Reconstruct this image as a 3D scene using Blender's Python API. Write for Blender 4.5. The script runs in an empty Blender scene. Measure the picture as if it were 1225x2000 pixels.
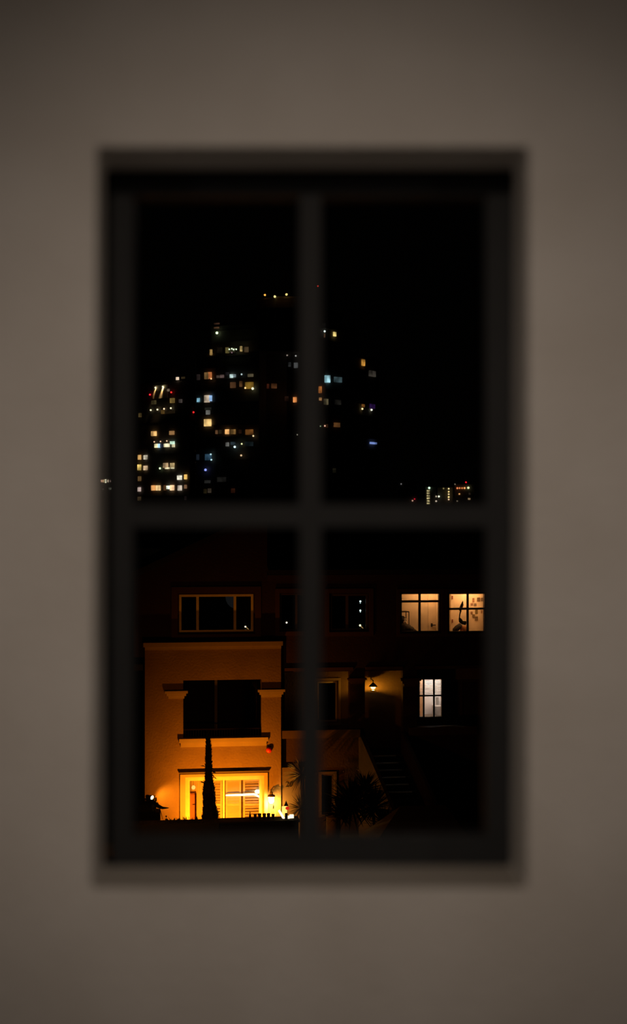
import bpy, bmesh, math, random
from mathutils import Vector, Matrix
random.seed(7)
scene = bpy.context.scene
COL = scene.collection

# ------------------------------------------------------------------ camera, world, lights, exposure
F = 50.0 / 36.0 * 2000.0            # focal length in pixels of the 1225x2000 frame
CAMZ = 1.5
cam = bpy.data.cameras.new('camera'); cam_o = bpy.data.objects.new('camera', cam); COL.objects.link(cam_o)
cam_o.location = (0, 0, CAMZ); cam_o.rotation_euler = (math.pi / 2, 0, 0)
cam.sensor_fit = 'VERTICAL'; cam.sensor_height = 36.0; cam.sensor_width = 36.0; cam.lens = 50.0
cam.clip_start = 0.05; cam.clip_end = 6000
cam.dof.use_dof = True; cam.dof.focus_distance = 60.0; cam.dof.aperture_fstop = 2.0
scene.camera = cam_o
scene.view_settings.view_transform = 'Standard'; scene.view_settings.look = 'None'
scene.view_settings.exposure = 0.0; scene.view_settings.gamma = 1.0
scene.view_settings.use_curve_mapping = False
world = bpy.data.worlds.new('night_sky'); scene.world = world; world.use_nodes = True
bg = world.node_tree.nodes['Background']
bg.inputs[0].default_value = (1.0, 0.8, 0.6, 1); bg.inputs[1].default_value = 0.00022

THETA = math.radians(7.4)
CT, ST = math.cos(THETA), math.sin(THETA)
ORG = Vector(((415 - 612.5) / F * 46.0, 46.0, 0.0))
def W(u, w, v):                      # townhouse frame -> world
    return Vector((ORG.x + u * CT - w * ST, ORG.y + u * ST + w * CT, v))
def UV(px, py, w):                   # photo position seen on the facade plane at depth w -> (u, v)
    dx, dz = (px - 612.5) / F, -(py - 1000.0) / F
    t = (w + ORG.x * -ST + ORG.y * CT) / (-dx * ST + CT)
    p = Vector((dx * t, t, CAMZ + dz * t)) - ORG
    return p.x * CT + p.y * ST, p.z
def U(px, w): return UV(px, 1000, w)[0]
def V(px, py, w): return UV(px, py, w)[1]

def light(kind, name, loc, power, color, radius=0.05, target=None, **kw):
    l = bpy.data.lights.new(name, kind); o = bpy.data.objects.new(name, l); COL.objects.link(o)
    o.location = loc; l.energy = power; l.color = color
    if kind in ('POINT', 'SPOT'): l.shadow_soft_size = radius
    for k, v in kw.items(): setattr(l, k, v)
    if target is not None:
        o.rotation_euler = (Vector(target) - Vector(loc)).to_track_quat('-Z', 'Y').to_euler()
    return o
SODIUM = (1.0, 0.27, 0.006)
# corridor lamp behind the viewer, thrown on the wall round the window
light('SPOT', 'corridor_spotlight', (0.12, -2.4, 3.18), 200.0, (1.0, 0.81, 0.66), 0.13, (0.0, 2.0, 1.45),
      spot_size=math.radians(22.6), spot_blend=1.0)
# two unseen fill lights added at the sides to brighten the window reveals
light('POINT', 'added_side_fill', (-3.1, -1.0, 1.75), 22.0, (1.0, 0.80, 0.65), 0.15)
light('POINT', 'added_side_fill', (3.1, -1.0, 1.75), 22.0, (1.0, 0.80, 0.65), 0.15)
# garden lights of the townhouse
light('SPOT', 'garden_lamp_light', W(U(428, -2.2), -2.2, -9.02), 2000.0, SODIUM, 0.06, W(U(440, 0), 0.0, -8.0),
      spot_size=math.radians(117), spot_blend=1.0)
light('POINT', 'path_lamp_light', W(U(336, -6.5), -6.5, -6.3), 105.0, SODIUM, 0.12)
light('POINT', 'added_facade_fill', W(2.0, -16.0, -4.0), 6.0, (1.0, 0.33, 0.07), 0.2)  # unseen light added to lift the dim facade

# ------------------------------------------------------------------ materials
def srgb(*c):
    return tuple(((x / 255 / 12.92) if x / 255 <= 0.04045 else ((x / 255 + 0.055) / 1.055) ** 2.4) for x in c)
def pmat(name, col, rough=0.8, col2=None, scale=6.0, bump=0.0, bscale=60.0, metallic=0.0, spec=0.5):
    m = bpy.data.materials.new(name); m.use_nodes = True
    nt = m.node_tree; b = nt.nodes['Principled BSDF']
    b.inputs['Roughness'].default_value = rough; b.inputs['Metallic'].default_value = metallic
    b.inputs['Specular IOR Level'].default_value = spec
    tc = nt.nodes.new('ShaderNodeTexCoord')
    n = nt.nodes.new('ShaderNodeTexNoise'); n.inputs['Scale'].default_value = scale; n.inputs['Detail'].default_value = 4
    nt.links.new(tc.outputs['Object'], n.inputs['Vector'])
    r = nt.nodes.new('ShaderNodeValToRGB'); r.color_ramp.elements[0].position = 0.35; r.color_ramp.elements[1].position = 0.65
    c2 = col2 or tuple(x * 0.9 for x in col)
    r.color_ramp.elements[0].color = (*c2, 1); r.color_ramp.elements[1].color = (*col, 1)
    nt.links.new(n.outputs['Fac'], r.inputs['Fac']); nt.links.new(r.outputs['Color'], b.inputs['Base Color'])
    if bump:
        n2 = nt.nodes.new('ShaderNodeTexNoise'); n2.inputs['Scale'].default_value = bscale; n2.inputs['Detail'].default_value = 3
        nt.links.new(tc.outputs['Object'], n2.inputs['Vector'])
        bp = nt.nodes.new('ShaderNodeBump'); bp.inputs['Strength'].default_value = bump; bp.inputs['Distance'].default_value = 0.02
        nt.links.new(n2.outputs['Fac'], bp.inputs['Height']); nt.links.new(bp.outputs['Normal'], b.inputs['Normal'])
    return m
def emat(name, col, strength=1.0, vary=0.0, scale=0.6, sample=False):
    m = bpy.data.materials.new(name); m.use_nodes = True
    nt = m.node_tree; nt.nodes.clear()
    out = nt.nodes.new('ShaderNodeOutputMaterial'); e = nt.nodes.new('ShaderNodeEmission')
    e.inputs[0].default_value = (*col, 1); e.inputs[1].default_value = strength
    if vary:
        tc = nt.nodes.new('ShaderNodeTexCoord'); n = nt.nodes.new('ShaderNodeTexNoise')
        n.inputs['Scale'].default_value = scale; n.inputs['Detail'].default_value = 1
        nt.links.new(tc.outputs['Object'], n.inputs['Vector'])
        mr = nt.nodes.new('ShaderNodeMapRange'); mr.inputs[1].default_value = 0.35; mr.inputs[2].default_value = 0.65
        mr.inputs[3].default_value = strength * (1 - vary); mr.inputs[4].default_value = strength * (1 + vary)
        nt.links.new(n.outputs['Fac'], mr.inputs[0]); nt.links.new(mr.outputs[0], e.inputs[1])
    nt.links.new(e.outputs[0], out.inputs[0])
    m.cycles.emission_sampling = 'FRONT' if sample else 'NONE'
    return m
def gmat(name, tint=(1, 1, 1), rough=0.0, ior=1.45):
    m = bpy.data.materials.new(name); m.use_nodes = True
    nt = m.node_tree; nt.nodes.clear()
    out = nt.nodes.new('ShaderNodeOutputMaterial'); t = nt.nodes.new('ShaderNodeBsdfTransparent'); g = nt.nodes.new('ShaderNodeBsdfGlossy')
    t.inputs[0].default_value = (*tint, 1); g.inputs['Roughness'].default_value = rough
    f = nt.nodes.new('ShaderNodeFresnel'); f.inputs[0].default_value = ior
    mx = nt.nodes.new('ShaderNodeMixShader')
    nt.links.new(f.outputs[0], mx.inputs[0]); nt.links.new(t.outputs[0], mx.inputs[1]); nt.links.new(g.outputs[0], mx.inputs[2])
    nt.links.new(mx.outputs[0], out.inputs[0])
    return m
M = {}
M['room_wall'] = pmat('corridor_plaster', (0.62, 0.60, 0.57), 0.9, (0.565, 0.54, 0.505), 5.0, 0.25, 70)
M['sill'] = pmat('darker_sill_plaster', (0.40, 0.37, 0.33), 0.95, (0.34, 0.31, 0.27), 5.0, 0.25, 70)
M['room_floor'] = pmat('corridor_floor', (0.30, 0.27, 0.24), 0.6, (0.24, 0.21, 0.18), 3.0)
M['dark_frame'] = pmat('charcoal_paint', (0.0205, 0.0215, 0.0225), 0.6, (0.0185, 0.0195, 0.0205), 20, spec=0.15)
M['glass'] = gmat('clear_glass')
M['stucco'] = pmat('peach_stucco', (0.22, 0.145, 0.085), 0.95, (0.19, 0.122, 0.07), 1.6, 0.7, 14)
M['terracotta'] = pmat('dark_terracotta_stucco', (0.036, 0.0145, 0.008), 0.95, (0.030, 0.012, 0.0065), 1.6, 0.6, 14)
M['brown_trim'] = pmat('brown_trim', (0.075, 0.034, 0.018), 0.9)
M['dim_ledge'] = pmat('weathered_ledge', (0.085, 0.05, 0.03), 0.9)
M['plaster'] = pmat('cream_trim', (0.42, 0.32, 0.20), 0.85, (0.39, 0.29, 0.18), 4)
M['door_frame'] = pmat('cream_door_frame', (0.62, 0.52, 0.38), 0.5)
M['panel_wall'] = pmat('ochre_render', (0.10, 0.066, 0.036), 0.95, (0.085, 0.055, 0.03), 3)
M['frame'] = pmat('white_window_frame', (0.90, 0.82, 0.70), 0.5)
M['brown_frame'] = pmat('brown_window_frame', (0.10, 0.07, 0.05), 0.5)
M['roof'] = pmat('dark_roof_tiles', (0.030, 0.024, 0.020), 0.9, (0.020, 0.016, 0.014), 12, 0.5, 30)
M['interior'] = pmat('cream_interior', (0.80, 0.68, 0.52), 0.9)
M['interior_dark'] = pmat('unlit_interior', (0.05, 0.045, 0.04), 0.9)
M['interior_white'] = pmat('white_interior', (0.80, 0.79, 0.78), 0.9)
M['door_white'] = pmat('cream_door', (0.84, 0.71, 0.54), 0.6)
M['shutter'] = pmat('cream_shutter', (0.40, 0.33, 0.24), 0.7)
M['metal_dark'] = pmat('black_metal', (0.015, 0.013, 0.012), 0.45)
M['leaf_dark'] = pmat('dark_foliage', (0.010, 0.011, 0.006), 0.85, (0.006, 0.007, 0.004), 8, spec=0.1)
M['leaf'] = pmat('grey_green_leaf', (0.19, 0.17, 0.10), 0.55, (0.12, 0.11, 0.06), 5)
M['bark'] = pmat('bark', (0.06, 0.045, 0.03), 0.95)
M['soil'] = pmat('garden_ground', (0.02, 0.017, 0.012), 1.0)
M['black'] = pmat('black_silhouette_pot', (0.004, 0.0035, 0.003), 0.9, spec=0.1)
M['concrete'] = pmat('pale_concrete', (0.26, 0.20, 0.14), 0.9, (0.22, 0.17, 0.12), 7)
M['red'] = pmat('red_plastic', (0.72, 0.03, 0.02), 0.4)
M['tower'] = pmat('tower_cladding', (0.16, 0.14, 0.12), 0.9)
M['terrace'] = pmat('terrace_wall', (0.72, 0.60, 0.45), 0.9)
M['brown_pot'] = pmat('brown_pot', (0.42, 0.17, 0.05), 0.6)
M['grey_cloth'] = pmat('dark_grey_cloth', (0.05, 0.045, 0.045), 0.95, (0.03, 0.028, 0.028), 9)
M['ceramic'] = pmat('white_ceramic', (0.85, 0.82, 0.78), 0.4)
M['stair'] = pmat('stair_stone', (0.022, 0.019, 0.016), 0.9, spec=0.1)
M['nosing'] = pmat('pale_stair_nosing', (0.85, 0.84, 0.80), 0.7)
M['shadow_wall'] = pmat('shade_toned_render', (0.012, 0.010, 0.008), 0.9, spec=0.1)  # near-black tone puts the shade of the balcony recess into the colour
M['cabinet'] = pmat('dark_red_wood', (0.28, 0.07, 0.03), 0.6)
M['blind'] = pmat('white_blind', (0.82, 0.80, 0.77), 0.6)

# ------------------------------------------------------------------ mesh helpers
class MB:
    def __init__(s): s.v = []; s.f = []; s.smooth = False
    def add(s, vs, fs):
        n = len(s.v); s.v += [Vector(p) for p in vs]; s.f += [tuple(i + n for i in f) for f in fs]; return s
    def box(s, x0, x1, y0, y1, z0, z1):
        return s.add([(x0,y0,z0),(x1,y0,z0),(x1,y1,z0),(x0,y1,z0),(x0,y0,z1),(x1,y0,z1),(x1,y1,z1),(x0,y1,z1)],
                     [(0,3,2,1),(4,5,6,7),(0,1,5,4),(1,2,6,5),(2,3,7,6),(3,0,4,7)])
    def prism(s, poly, y0, y1):         # polygon in (x, z), counter-clockwise seen from -y
        n = len(poly); vs = [(x, y0, z) for x, z in poly] + [(x, y1, z) for x, z in poly]
        return s.add(vs, [tuple(range(n)), tuple(range(2*n-1, n-1, -1))] + [(i, i+n, (i+1) % n + n, (i+1) % n) for i in range(n)])
    def vprism(s, poly, z0, z1):        # polygon in (x, y), counter-clockwise from above
        n = len(poly); vs = [(x, y, z0) for x, y in poly] + [(x, y, z1) for x, y in poly]
        return s.add(vs, [tuple(range(n-1, -1, -1)), tuple(range(n, 2*n))] + [(i, (i+1) % n, (i+1) % n + n, i+n) for i in range(n)])
    def tube(s, pts, r, n=8):
        pts = [Vector(p) for p in pts]; rs = r if isinstance(r, (list, tuple)) else [r] * len(pts)
        vs = []; fs = []
        for i, p in enumerate(pts):
            t = (pts[min(i+1, len(pts)-1)] - pts[max(i-1, 0)]).normalized()
            a = t.orthogonal().normalized() if i == 0 else (a - t * a.dot(t)).normalized()
            b = t.cross(a)
            vs += [p + (a * math.cos(k*2*math.pi/n) + b * math.sin(k*2*math.pi/n)) * rs[i] for k in range(n)]
        for i in range(len(pts)-1):
            fs += [(i*n+k, i*n+(k+1) % n, (i+1)*n+(k+1) % n, (i+1)*n+k) for k in range(n)]
        m = len(pts); fs += [tuple(range(n-1, -1, -1)), tuple(range((m-1)*n, m*n))]
        return s.add(vs, fs)
    def lathe(s, c, prof, n=16):        # prof: (radius, z) from bottom to top
        vs = [(c[0] + r*math.cos(k*2*math.pi/n), c[1] + r*math.sin(k*2*math.pi/n), c[2] + z) for r, z in prof for k in range(n)]
        m = len(prof)
        fs = [(i*n+k, i*n+(k+1) % n, (i+1)*n+(k+1) % n, (i+1)*n+k) for i in range(m-1) for k in range(n)]
        fs += [tuple(range(n-1, -1, -1)), tuple(range((m-1)*n, m*n))]
        return s.add(vs, fs)
    def ball(s, c, r, n=10, sc=(1, 1, 1)):
        m = max(4, n // 2); rings = []
        vs = [(c[0], c[1], c[2] - r*sc[2])]
        for i in range(1, m):
            a = -math.pi/2 + math.pi*i/m
            vs += [(c[0] + r*sc[0]*math.cos(a)*math.cos(k*2*math.pi/n), c[1] + r*sc[1]*math.cos(a)*math.sin(k*2*math.pi/n), c[2] + r*sc[2]*math.sin(a)) for k in range(n)]
        vs.append((c[0], c[1], c[2] + r*sc[2])); top = len(vs)-1
        fs = [(0, 1+(k+1) % n, 1+k) for k in range(n)]
        for i in range(m-2):
            fs += [(1+i*n+k, 1+i*n+(k+1) % n, 1+(i+1)*n+(k+1) % n, 1+(i+1)*n+k) for k in range(n)]
        b = 1+(m-2)*n; fs += [(b+k, b+(k+1) % n, top) for k in range(n)]
        return s.add(vs, fs)
    def blade(s, p, d, L, wd, droop=0.2, seg=5):     # a tapered folded leaf
        p = Vector(p); d = Vector(d).normalized(); side = d.cross(Vector((0, 0, 1)))
        if side.length < 0.05: side = Vector((1, 0, 0))
        side.normalize(); vs = []; fs = []
        nrm = side.cross(d).normalized()
        for i in range(seg + 1):
            t = i / seg; c = p + d * (L*t) - Vector((0, 0, 1)) * (droop*L*t*t)
            hw = wd * (0.55 + 0.9*t if t < 0.5 else 2.0*(1-t)) * 0.5 + 0.0015
            vs += [c - side*hw + nrm*hw*0.5, c, c + side*hw + nrm*hw*0.5]
        for i in range(seg):
            a = i*3; fs += [(a, a+1, a+4, a+3), (a+1, a+2, a+5, a+4)]
        return s.add(vs, fs)
    def build(s, name, mat, parent=None, org=(0, 0, 0), smooth=False):
        me = bpy.data.meshes.new(name); o = Vector(org)
        me.from_pydata([p - o for p in s.v], [], s.f); me.update()
        bm = bmesh.new(); bm.from_mesh(me); bmesh.ops.recalc_face_normals(bm, faces=bm.faces); bm.to_mesh(me); bm.free()
        if smooth:
            for p in me.polygons: p.use_smooth = True
        me.materials.append(M[mat] if isinstance(mat, str) else mat)
        ob = bpy.data.objects.new(name, me); COL.objects.link(ob)
        if parent is not None: ob.parent = parent
        return ob
def holed(mb, x0, x1, z0, z1, y0, y1, holes):        # wall slab in the x-z plane with rectangular openings, one closed skin
    xs = sorted({x0, x1, *[min(max(h[i], x0), x1) for h in holes for i in (0, 1)]})
    zs = sorted({z0, z1, *[min(max(h[i], z0), z1) for h in holes for i in (2, 3)]})
    full = lambda i, j: 0 <= i < len(xs)-1 and 0 <= j < len(zs)-1 and not any(
        h[0] < (xs[i]+xs[i+1])/2 < h[1] and h[2] < (zs[j]+zs[j+1])/2 < h[3] for h in holes)
    for i in range(len(xs)-1):
        for j in range(len(zs)-1):
            if not full(i, j): continue
            a, b, c, d = xs[i], xs[i+1], zs[j], zs[j+1]
            mb.add([(a,y0,c),(b,y0,c),(b,y0,d),(a,y0,d)], [(0,1,2,3)]); mb.add([(a,y1,c),(b,y1,c),(b,y1,d),(a,y1,d)], [(3,2,1,0)])
            if not full(i-1, j): mb.add([(a,y0,c),(a,y0,d),(a,y1,d),(a,y1,c)], [(0,1,2,3)])
            if not full(i+1, j): mb.add([(b,y0,c),(b,y1,c),(b,y1,d),(b,y0,d)], [(0,1,2,3)])
            if not full(i, j-1): mb.add([(a,y0,c),(a,y1,c),(b,y1,c),(b,y0,c)], [(0,1,2,3)])
            if not full(i, j+1): mb.add([(a,y0,d),(b,y0,d),(b,y1,d),(a,y1,d)], [(0,1,2,3)])
    bm = None
    return mb
def tag(o, label=None, cat=None, group=None, kind=None):
    if label: o['label'] = label
    if cat: o['category'] = cat
    if group: o['group'] = group
    if kind: o['kind'] = kind
    return o
def empty(name, loc, rz=0.0):
    o = bpy.data.objects.new(name, None); COL.objects.link(o); o.location = loc; o.rotation_euler = (0, 0, rz); o.empty_display_size = 0.1
    return o
class Thing:                        # a thing near the townhouse: parts are given in the townhouse frame (u, w, v)
    def __init__(s, name, label, cat, loc, group=None):
        s.loc = Vector(loc); s.root = empty(name, W(*loc), THETA); tag(s.root, label, cat, group)
    def part(s, name, mb, mat, parent=None, smooth=False):
        return mb.build(name, mat, parent or s.root, s.loc, smooth)
def single(name, mb, mat, label, cat, loc, group=None, smooth=False):     # a thing of one mesh in the townhouse frame
    o = mb.build(name, mat, None, loc, smooth); o.location = W(*loc); o.rotation_euler = (0, 0, THETA)
    return tag(o, label, cat, group)

# ------------------------------------------------------------------ the near room: wall with the opening, floor, window
def P(px, py, y): return ((px - 612.5) / F * y, y, CAMZ - (py - 1000.0) / F * y)
Y0, Y1 = 2.0, 2.135
mb = MB()
fo = [(-2.4, Y0, 0.0), (2.4, Y0, 0.0), (2.4, Y0, 3.2), (-2.4, Y0, 3.2)]
fi = [P(179, 1735, Y0), P(1029, 1735, Y0), P(1032, 288, Y0), P(190, 288, Y0)]
bi = [P(203, 1689, Y1), P(997, 1689, Y1), P(1003, 333, Y1), P(206, 333, Y1)]
bo = [(x, Y1, z) for x, y, z in fo]
mb.add(fo + fi + bi + bo, [(i, (i+1) % 4, 4+(i+1) % 4, 4+i) for i in range(4)]
       + [(4+i, 4+(i+1) % 4, 8+(i+1) % 4, 8+i) for i in range(4)]
       + [(8+i, 8+(i+1) % 4, 12+(i+1) % 4, 12+i) for i in range(4)]
       + [(12+i, 12+(i+1) % 4, (i+1) % 4, i) for i in range(4)])
wall = mb.build('wall_front', 'room_wall'); tag(wall, kind='structure')
wall.data.materials.append(M['sill']); wall.data.polygons[4].material_index = 1      # the sill face of the opening is darker than the wall
bv = wall.modifiers.new('edge_rounding', 'BEVEL'); bv.width = 0.006; bv.segments = 3; bv.limit_method = 'ANGLE'
tag(MB().box(-2.4, 2.4, -2.6, Y1, -0.15, 0.0).build('floor', 'room_floor'), kind='structure')

YF, YB = 2.137, 2.172
def X(px, y=YF): return (px - 612.5) / F * y
def Z(py, y=YF): return CAMZ - (py - 1000.0) / F * y
win = empty('window_1', (X(607), YF, Z(1720))); tag(win, 'dark grey four-pane window with crossing bars set in the pale wall', 'window', kind='structure')
wl = win.location
mb = MB(); holed(mb, X(217), X(1012), Z(1704), Z(351), YF, YB, [(X(259), X(950), Z(1637), Z(382))])
fr = mb.build('window_frame', 'dark_frame', win, wl)
mb = MB(); holed(mb, X(259), X(950), Z(1637), Z(382), YF, YB - 0.004,
                 [(X(259)-1, X(585), Z(985), Z(382)+1), (X(628), X(950)+1, Z(985), Z(382)+1),
                  (X(259)-1, X(585), Z(1637)-1, Z(1029)), (X(628), X(950)+1, Z(1637)-1, Z(1029))])
mb.build('muntin', 'dark_frame', win, wl)
for a, b, c, d in ((259, 585, 985, 382), (628, 950, 985, 382), (259, 585, 1637, 1029), (628, 950, 1637, 1029)):
    MB().box(X(a), X(b), YB-0.018, YB-0.014, Z(c), Z(d)).build('window_pane', 'glass', win, wl)

# ------------------------------------------------------------------ ground outside
g = MB().add([(-3000, 6, -9.1), (3000, 6, -9.1), (3000, 4000, -9.1), (-3000, 4000, -9.1)], [(0, 1, 2, 3)]).build('ground', 'soil')
tag(g, kind='structure')

# ------------------------------------------------------------------ townhouse
GZ = -9.1; WM = 0.2; WB = WM + 1.3        # ground level, main wall plane, back wall of the loggias
house = empty('townhouse', W(0, 0, GZ), THETA)
tag(house, 'orange-lit stucco townhouse with a projecting bay, balcony opening and porch stairs', 'house')
HL = Vector((0, 0, GZ))
def hp(name, mb, mat, parent=None, smooth=False, label=None):
    o = mb.build(name, mat, parent or house, HL, smooth)
    if label: o['label'] = label
    return o
def rect(px0, px1, py0, py1, w):          # photo rectangle -> (u0, u1, v0, v1) on the plane at depth w
    pm, qm = (px0+px1)/2, (py0+py1)/2
    return U(px0, w), U(px1, w), V(pm, py1, w), V(pm, py0, w)

def window(r, w, bars_u=(), bars_v=(), fw=0.06, mat='frame', glass=True, depth=0.07, bw=0.05, name='window'):
    u0, u1, v0, v1 = r
    mb = MB(); holed(mb, u0, u1, v0, v1, w, w+depth, [(u0+fw, u1-fw, v0+fw, v1-fw)])
    for b in bars_u: mb.box(b-bw/2, b+bw/2, w+0.006, w+depth-0.006, v0+fw, v1-fw)
    for b in bars_v: mb.box(u0+fw, u1-fw, w+0.012, w+depth-0.012, b-bw/2, b+bw/2)
    o = hp(name, mb, mat)
    if glass:
        hp('window_pane', MB().box(u0+fw, u1-fw, w+depth*0.5, w+depth*0.5+0.006, v0+fw, v1-fw), 'glass', o)
    return o

# window and opening rectangles on their planes
R_up1 = rect(347, 498, 1158, 1238, WM); R_up2 = rect(546, 606, 1158, 1233, WM); R_up3 = rect(643, 721, 1158, 1234, WM)
R_lit1 = rect(781, 862, 1156, 1237, WM); R_lit2 = rect(874, 951, 1156, 1237, WM)
eave = V(750, 1126, WM)
uL, uR = U(261, WM), U(1010, WM)
u522 = U(522, WM)
A = (U(551, WM), U(683, WM), V(620, 1425, WM), V(620, 1312, WM))
B = (U(713, WM), U(787, WM), -6.6, V(750, 1310, WM))
C = (U(815, WM), U(945, WM), V(880, 1419, WM), V(880, 1306, WM))
gdoor = rect(628, 652, 1512, 1590, WM)                # small ground floor window to the side of the bay
DOOR = rect(362, 516, 1516, 1640, 0.0); DOOR = (DOOR[0], DOOR[1], GZ, DOOR[3])
BAL = rect(358, 511, 1328, 1440, 0.0)
b0, b1 = U(283, 0), U(549, 0)
vcor0, vcor1 = V(415, 1268, 0), V(415, 1255, 0)
# main wall, ground to eave, with every opening
mb = MB()
insd = 0.05
holes = [(r[0]+insd, r[1]-insd, r[2]+insd, r[3]-insd) for r in (R_up1, R_up2, R_up3, R_lit1, R_lit2)] + [A, B, C, (uL-1, b1-0.35, GZ-1, vcor0-0.25)]
holes.append((gdoor[0]+insd, gdoor[1]-insd, gdoor[2]+insd, gdoor[3]-insd))
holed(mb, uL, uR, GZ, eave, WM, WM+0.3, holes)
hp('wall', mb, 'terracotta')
# half gable above the bay
gl = U(261, WM); vpk = V(522, 1006, WM)
mb = MB().prism([(gl, eave), (u522, eave), (u522, vpk)], WM, WM+0.3)
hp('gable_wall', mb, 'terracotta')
mb = MB(); d = 0.22; ex = -0.45; sl = (vpk - eave) / (u522 - gl)
poly = [(gl-0.35, eave-0.35*sl), (u522+0.12, vpk+0.12*sl), (u522+0.12, vpk+0.12*sl+d), (gl-0.35, eave-0.35*sl+d)]
mb.prism(poly, WM-0.25, WM+7.0)
hp('gable_roof', mb, 'roof')
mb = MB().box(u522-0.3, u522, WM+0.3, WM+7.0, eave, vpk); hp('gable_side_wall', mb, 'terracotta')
# main roof to the side of the gable, rising backwards to a ridge, with a fascia under the eave
vf1 = V(750, 1121, WM-0.4)
mb = MB(); e0, e1 = WM-0.45, WM+6.0; vr = 0.95
mb.add([(u522, e0, vf1), (uR, e0, vf1), (uR, e1, vr), (u522, e1, vr), (u522, e0, vf1+0.15), (uR, e0, vf1+0.15), (uR, e1, vr+0.15), (u522, e1, vr+0.15)],
       [(0,3,2,1),(4,5,6,7),(0,1,5,4),(1,2,6,5),(2,3,7,6),(3,0,4,7)])
hp('roof', mb, 'roof')
hp('eave_fascia', MB().box(u522+0.01, uR, WM-0.40, WM-0.01, vf1-0.22, vf1-0.02), 'brown_trim')
# floors, back walls and partitions of the rooms
VU, VG = -3.45, -6.50
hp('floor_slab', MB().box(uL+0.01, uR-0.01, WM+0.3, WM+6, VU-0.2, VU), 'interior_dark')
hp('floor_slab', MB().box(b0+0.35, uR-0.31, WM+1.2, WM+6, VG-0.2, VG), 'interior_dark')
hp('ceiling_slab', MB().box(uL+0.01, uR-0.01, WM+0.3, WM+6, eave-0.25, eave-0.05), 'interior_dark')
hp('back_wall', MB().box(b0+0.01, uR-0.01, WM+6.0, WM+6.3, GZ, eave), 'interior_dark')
uP1, uP2, uP3 = U(768, WM), U(868, WM), U(962, WM)
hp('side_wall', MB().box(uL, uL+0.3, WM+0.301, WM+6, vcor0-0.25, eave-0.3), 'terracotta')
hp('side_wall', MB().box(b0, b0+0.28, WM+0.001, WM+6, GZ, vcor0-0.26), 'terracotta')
hp('side_wall', MB().box(uR-0.3, uR, WM+0.3, WM+6, GZ, eave-0.3), 'stucco')
# back wall of the loggias with their windows and doors
LW = rect(812, 866, 1325, 1403, WB); AW = rect(618, 661, 1329, 1412, WB); DV = rect(868, 941, 1325, 1416, WB)
mb = MB(); holed(mb, U(556, WB), U(975, WB), VG, VU-0.2, WB, WB+0.2,
                 [(r[0]+0.04, r[1]-0.04, r[2]+0.04, r[3]-0.04) for r in (LW, AW)] + [(DV[0]+0.03, DV[1]-0.03, VG, DV[3]-0.03)])
hp('loggia_wall', mb, 'stucco')
hp('loggia_partition', MB().box(U(800, WB), U(800, WB)+0.15, WM+0.3, WB, VG, VU-0.2), 'stucco')
# piers with stepped capitals between the openings
def capital(px0, px1, py0, py1, w, back, name='capital', steps=3, mat='plaster'):
    u0, u1, v0, v1 = rect(px0, px1, py0, py1, w); mb = MB(); n = steps
    for k in range(n):
        a = v0 + (v1-v0)*k/n; b = v0 + (v1-v0)*(k+1)/n; ins = 0.055*(n-1-k)
        mb.box(u0+ins, u1-ins, w-0.005+0.02*(n-1-k), back, a, b)
    return hp(name, mb, mat)
def pier(px0, px1, cx0, cx1, cy0, cy1):
    u0, u1 = U(px0, WM), U(px1, WM)
    capital(cx0, cx1, cy0, cy1, WM-0.14, WM+0.06, mat='brown_trim')
pier(683, 713, 680, 717, 1325, 1336); pier(787, 815, 783, 823, 1325, 1341)
# sills under the loggia openings
for r, p0, p1, py in ((A, 551, 704, 1426), (C, 800, 932, 1420)):
    u0, u1 = U(p0, WM-0.16), U(p1, WM-0.16); v = V((p0+p1)/2, py, WM-0.16)
    hp('sill', MB().box(u0, u1, WM-0.16, WM-0.002, v-0.26, v), 'dim_ledge')
# lintel mouldings above the loggia openings
for p0, p1, py in ((556, 690, 1304), (714, 787, 1302), (812, 950, 1300)):
    u0, u1 = U(p0, WM-0.05), U(p1, WM-0.05); v = V((p0+p1)/2, py, WM-0.05)
    hp('lintel_moulding', MB().box(u0, u1, WM-0.07, WM-0.002, v-0.1, v), 'brown_trim')

# the projecting bay: front with balcony and garden door openings, sides, flat roof, cornice
mb = MB(); holed(mb, b0, b1, GZ, vcor1, 0.0, WM-0.003, [BAL, DOOR]); hp('bay_wall', mb, 'stucco')
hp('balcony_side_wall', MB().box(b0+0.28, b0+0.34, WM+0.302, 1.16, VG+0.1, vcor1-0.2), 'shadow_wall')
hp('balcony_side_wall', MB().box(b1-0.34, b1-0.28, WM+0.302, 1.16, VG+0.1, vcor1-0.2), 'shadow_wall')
hp('balcony_floor', MB().box(b0+0.36, b1-0.36, 0.2, 1.16, VG-0.1, VG+0.1), 'stucco')
c0, c1 = U(280, -0.14), U(553, -0.14); mb = MB(); cv0, cv1 = V(415, 1269, -0.14), V(415, 1254.5, -0.14)
mb.box(c0+0.05, c1-0.05, -0.06, -0.002, cv0, cv0+0.1); mb.box(c0, c1, -0.10, -0.002, cv0+0.1, cv1-0.05); mb.box(c0, c1, -0.10, WM-0.003, cv1-0.05, cv1)
hp('cornice', mb, 'plaster')
# capitals at the balcony opening, ledge under it, trims
capital(322, 367, 1350, 1365, -0.10, -0.002); capital(504, 557, 1347, 1362, -0.10, -0.002)
l0, l1 = U(350, -0.10), U(524, -0.10); lv = V(437, 1442, -0.10)
mb = MB(); mb.box(l0, l1, -0.10, -0.002, lv-0.13, lv); mb.box(l0+0.05, l1-0.05, -0.07, -0.002, lv-0.27, lv-0.13)
hp('ledge', mb, 'plaster')
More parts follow.
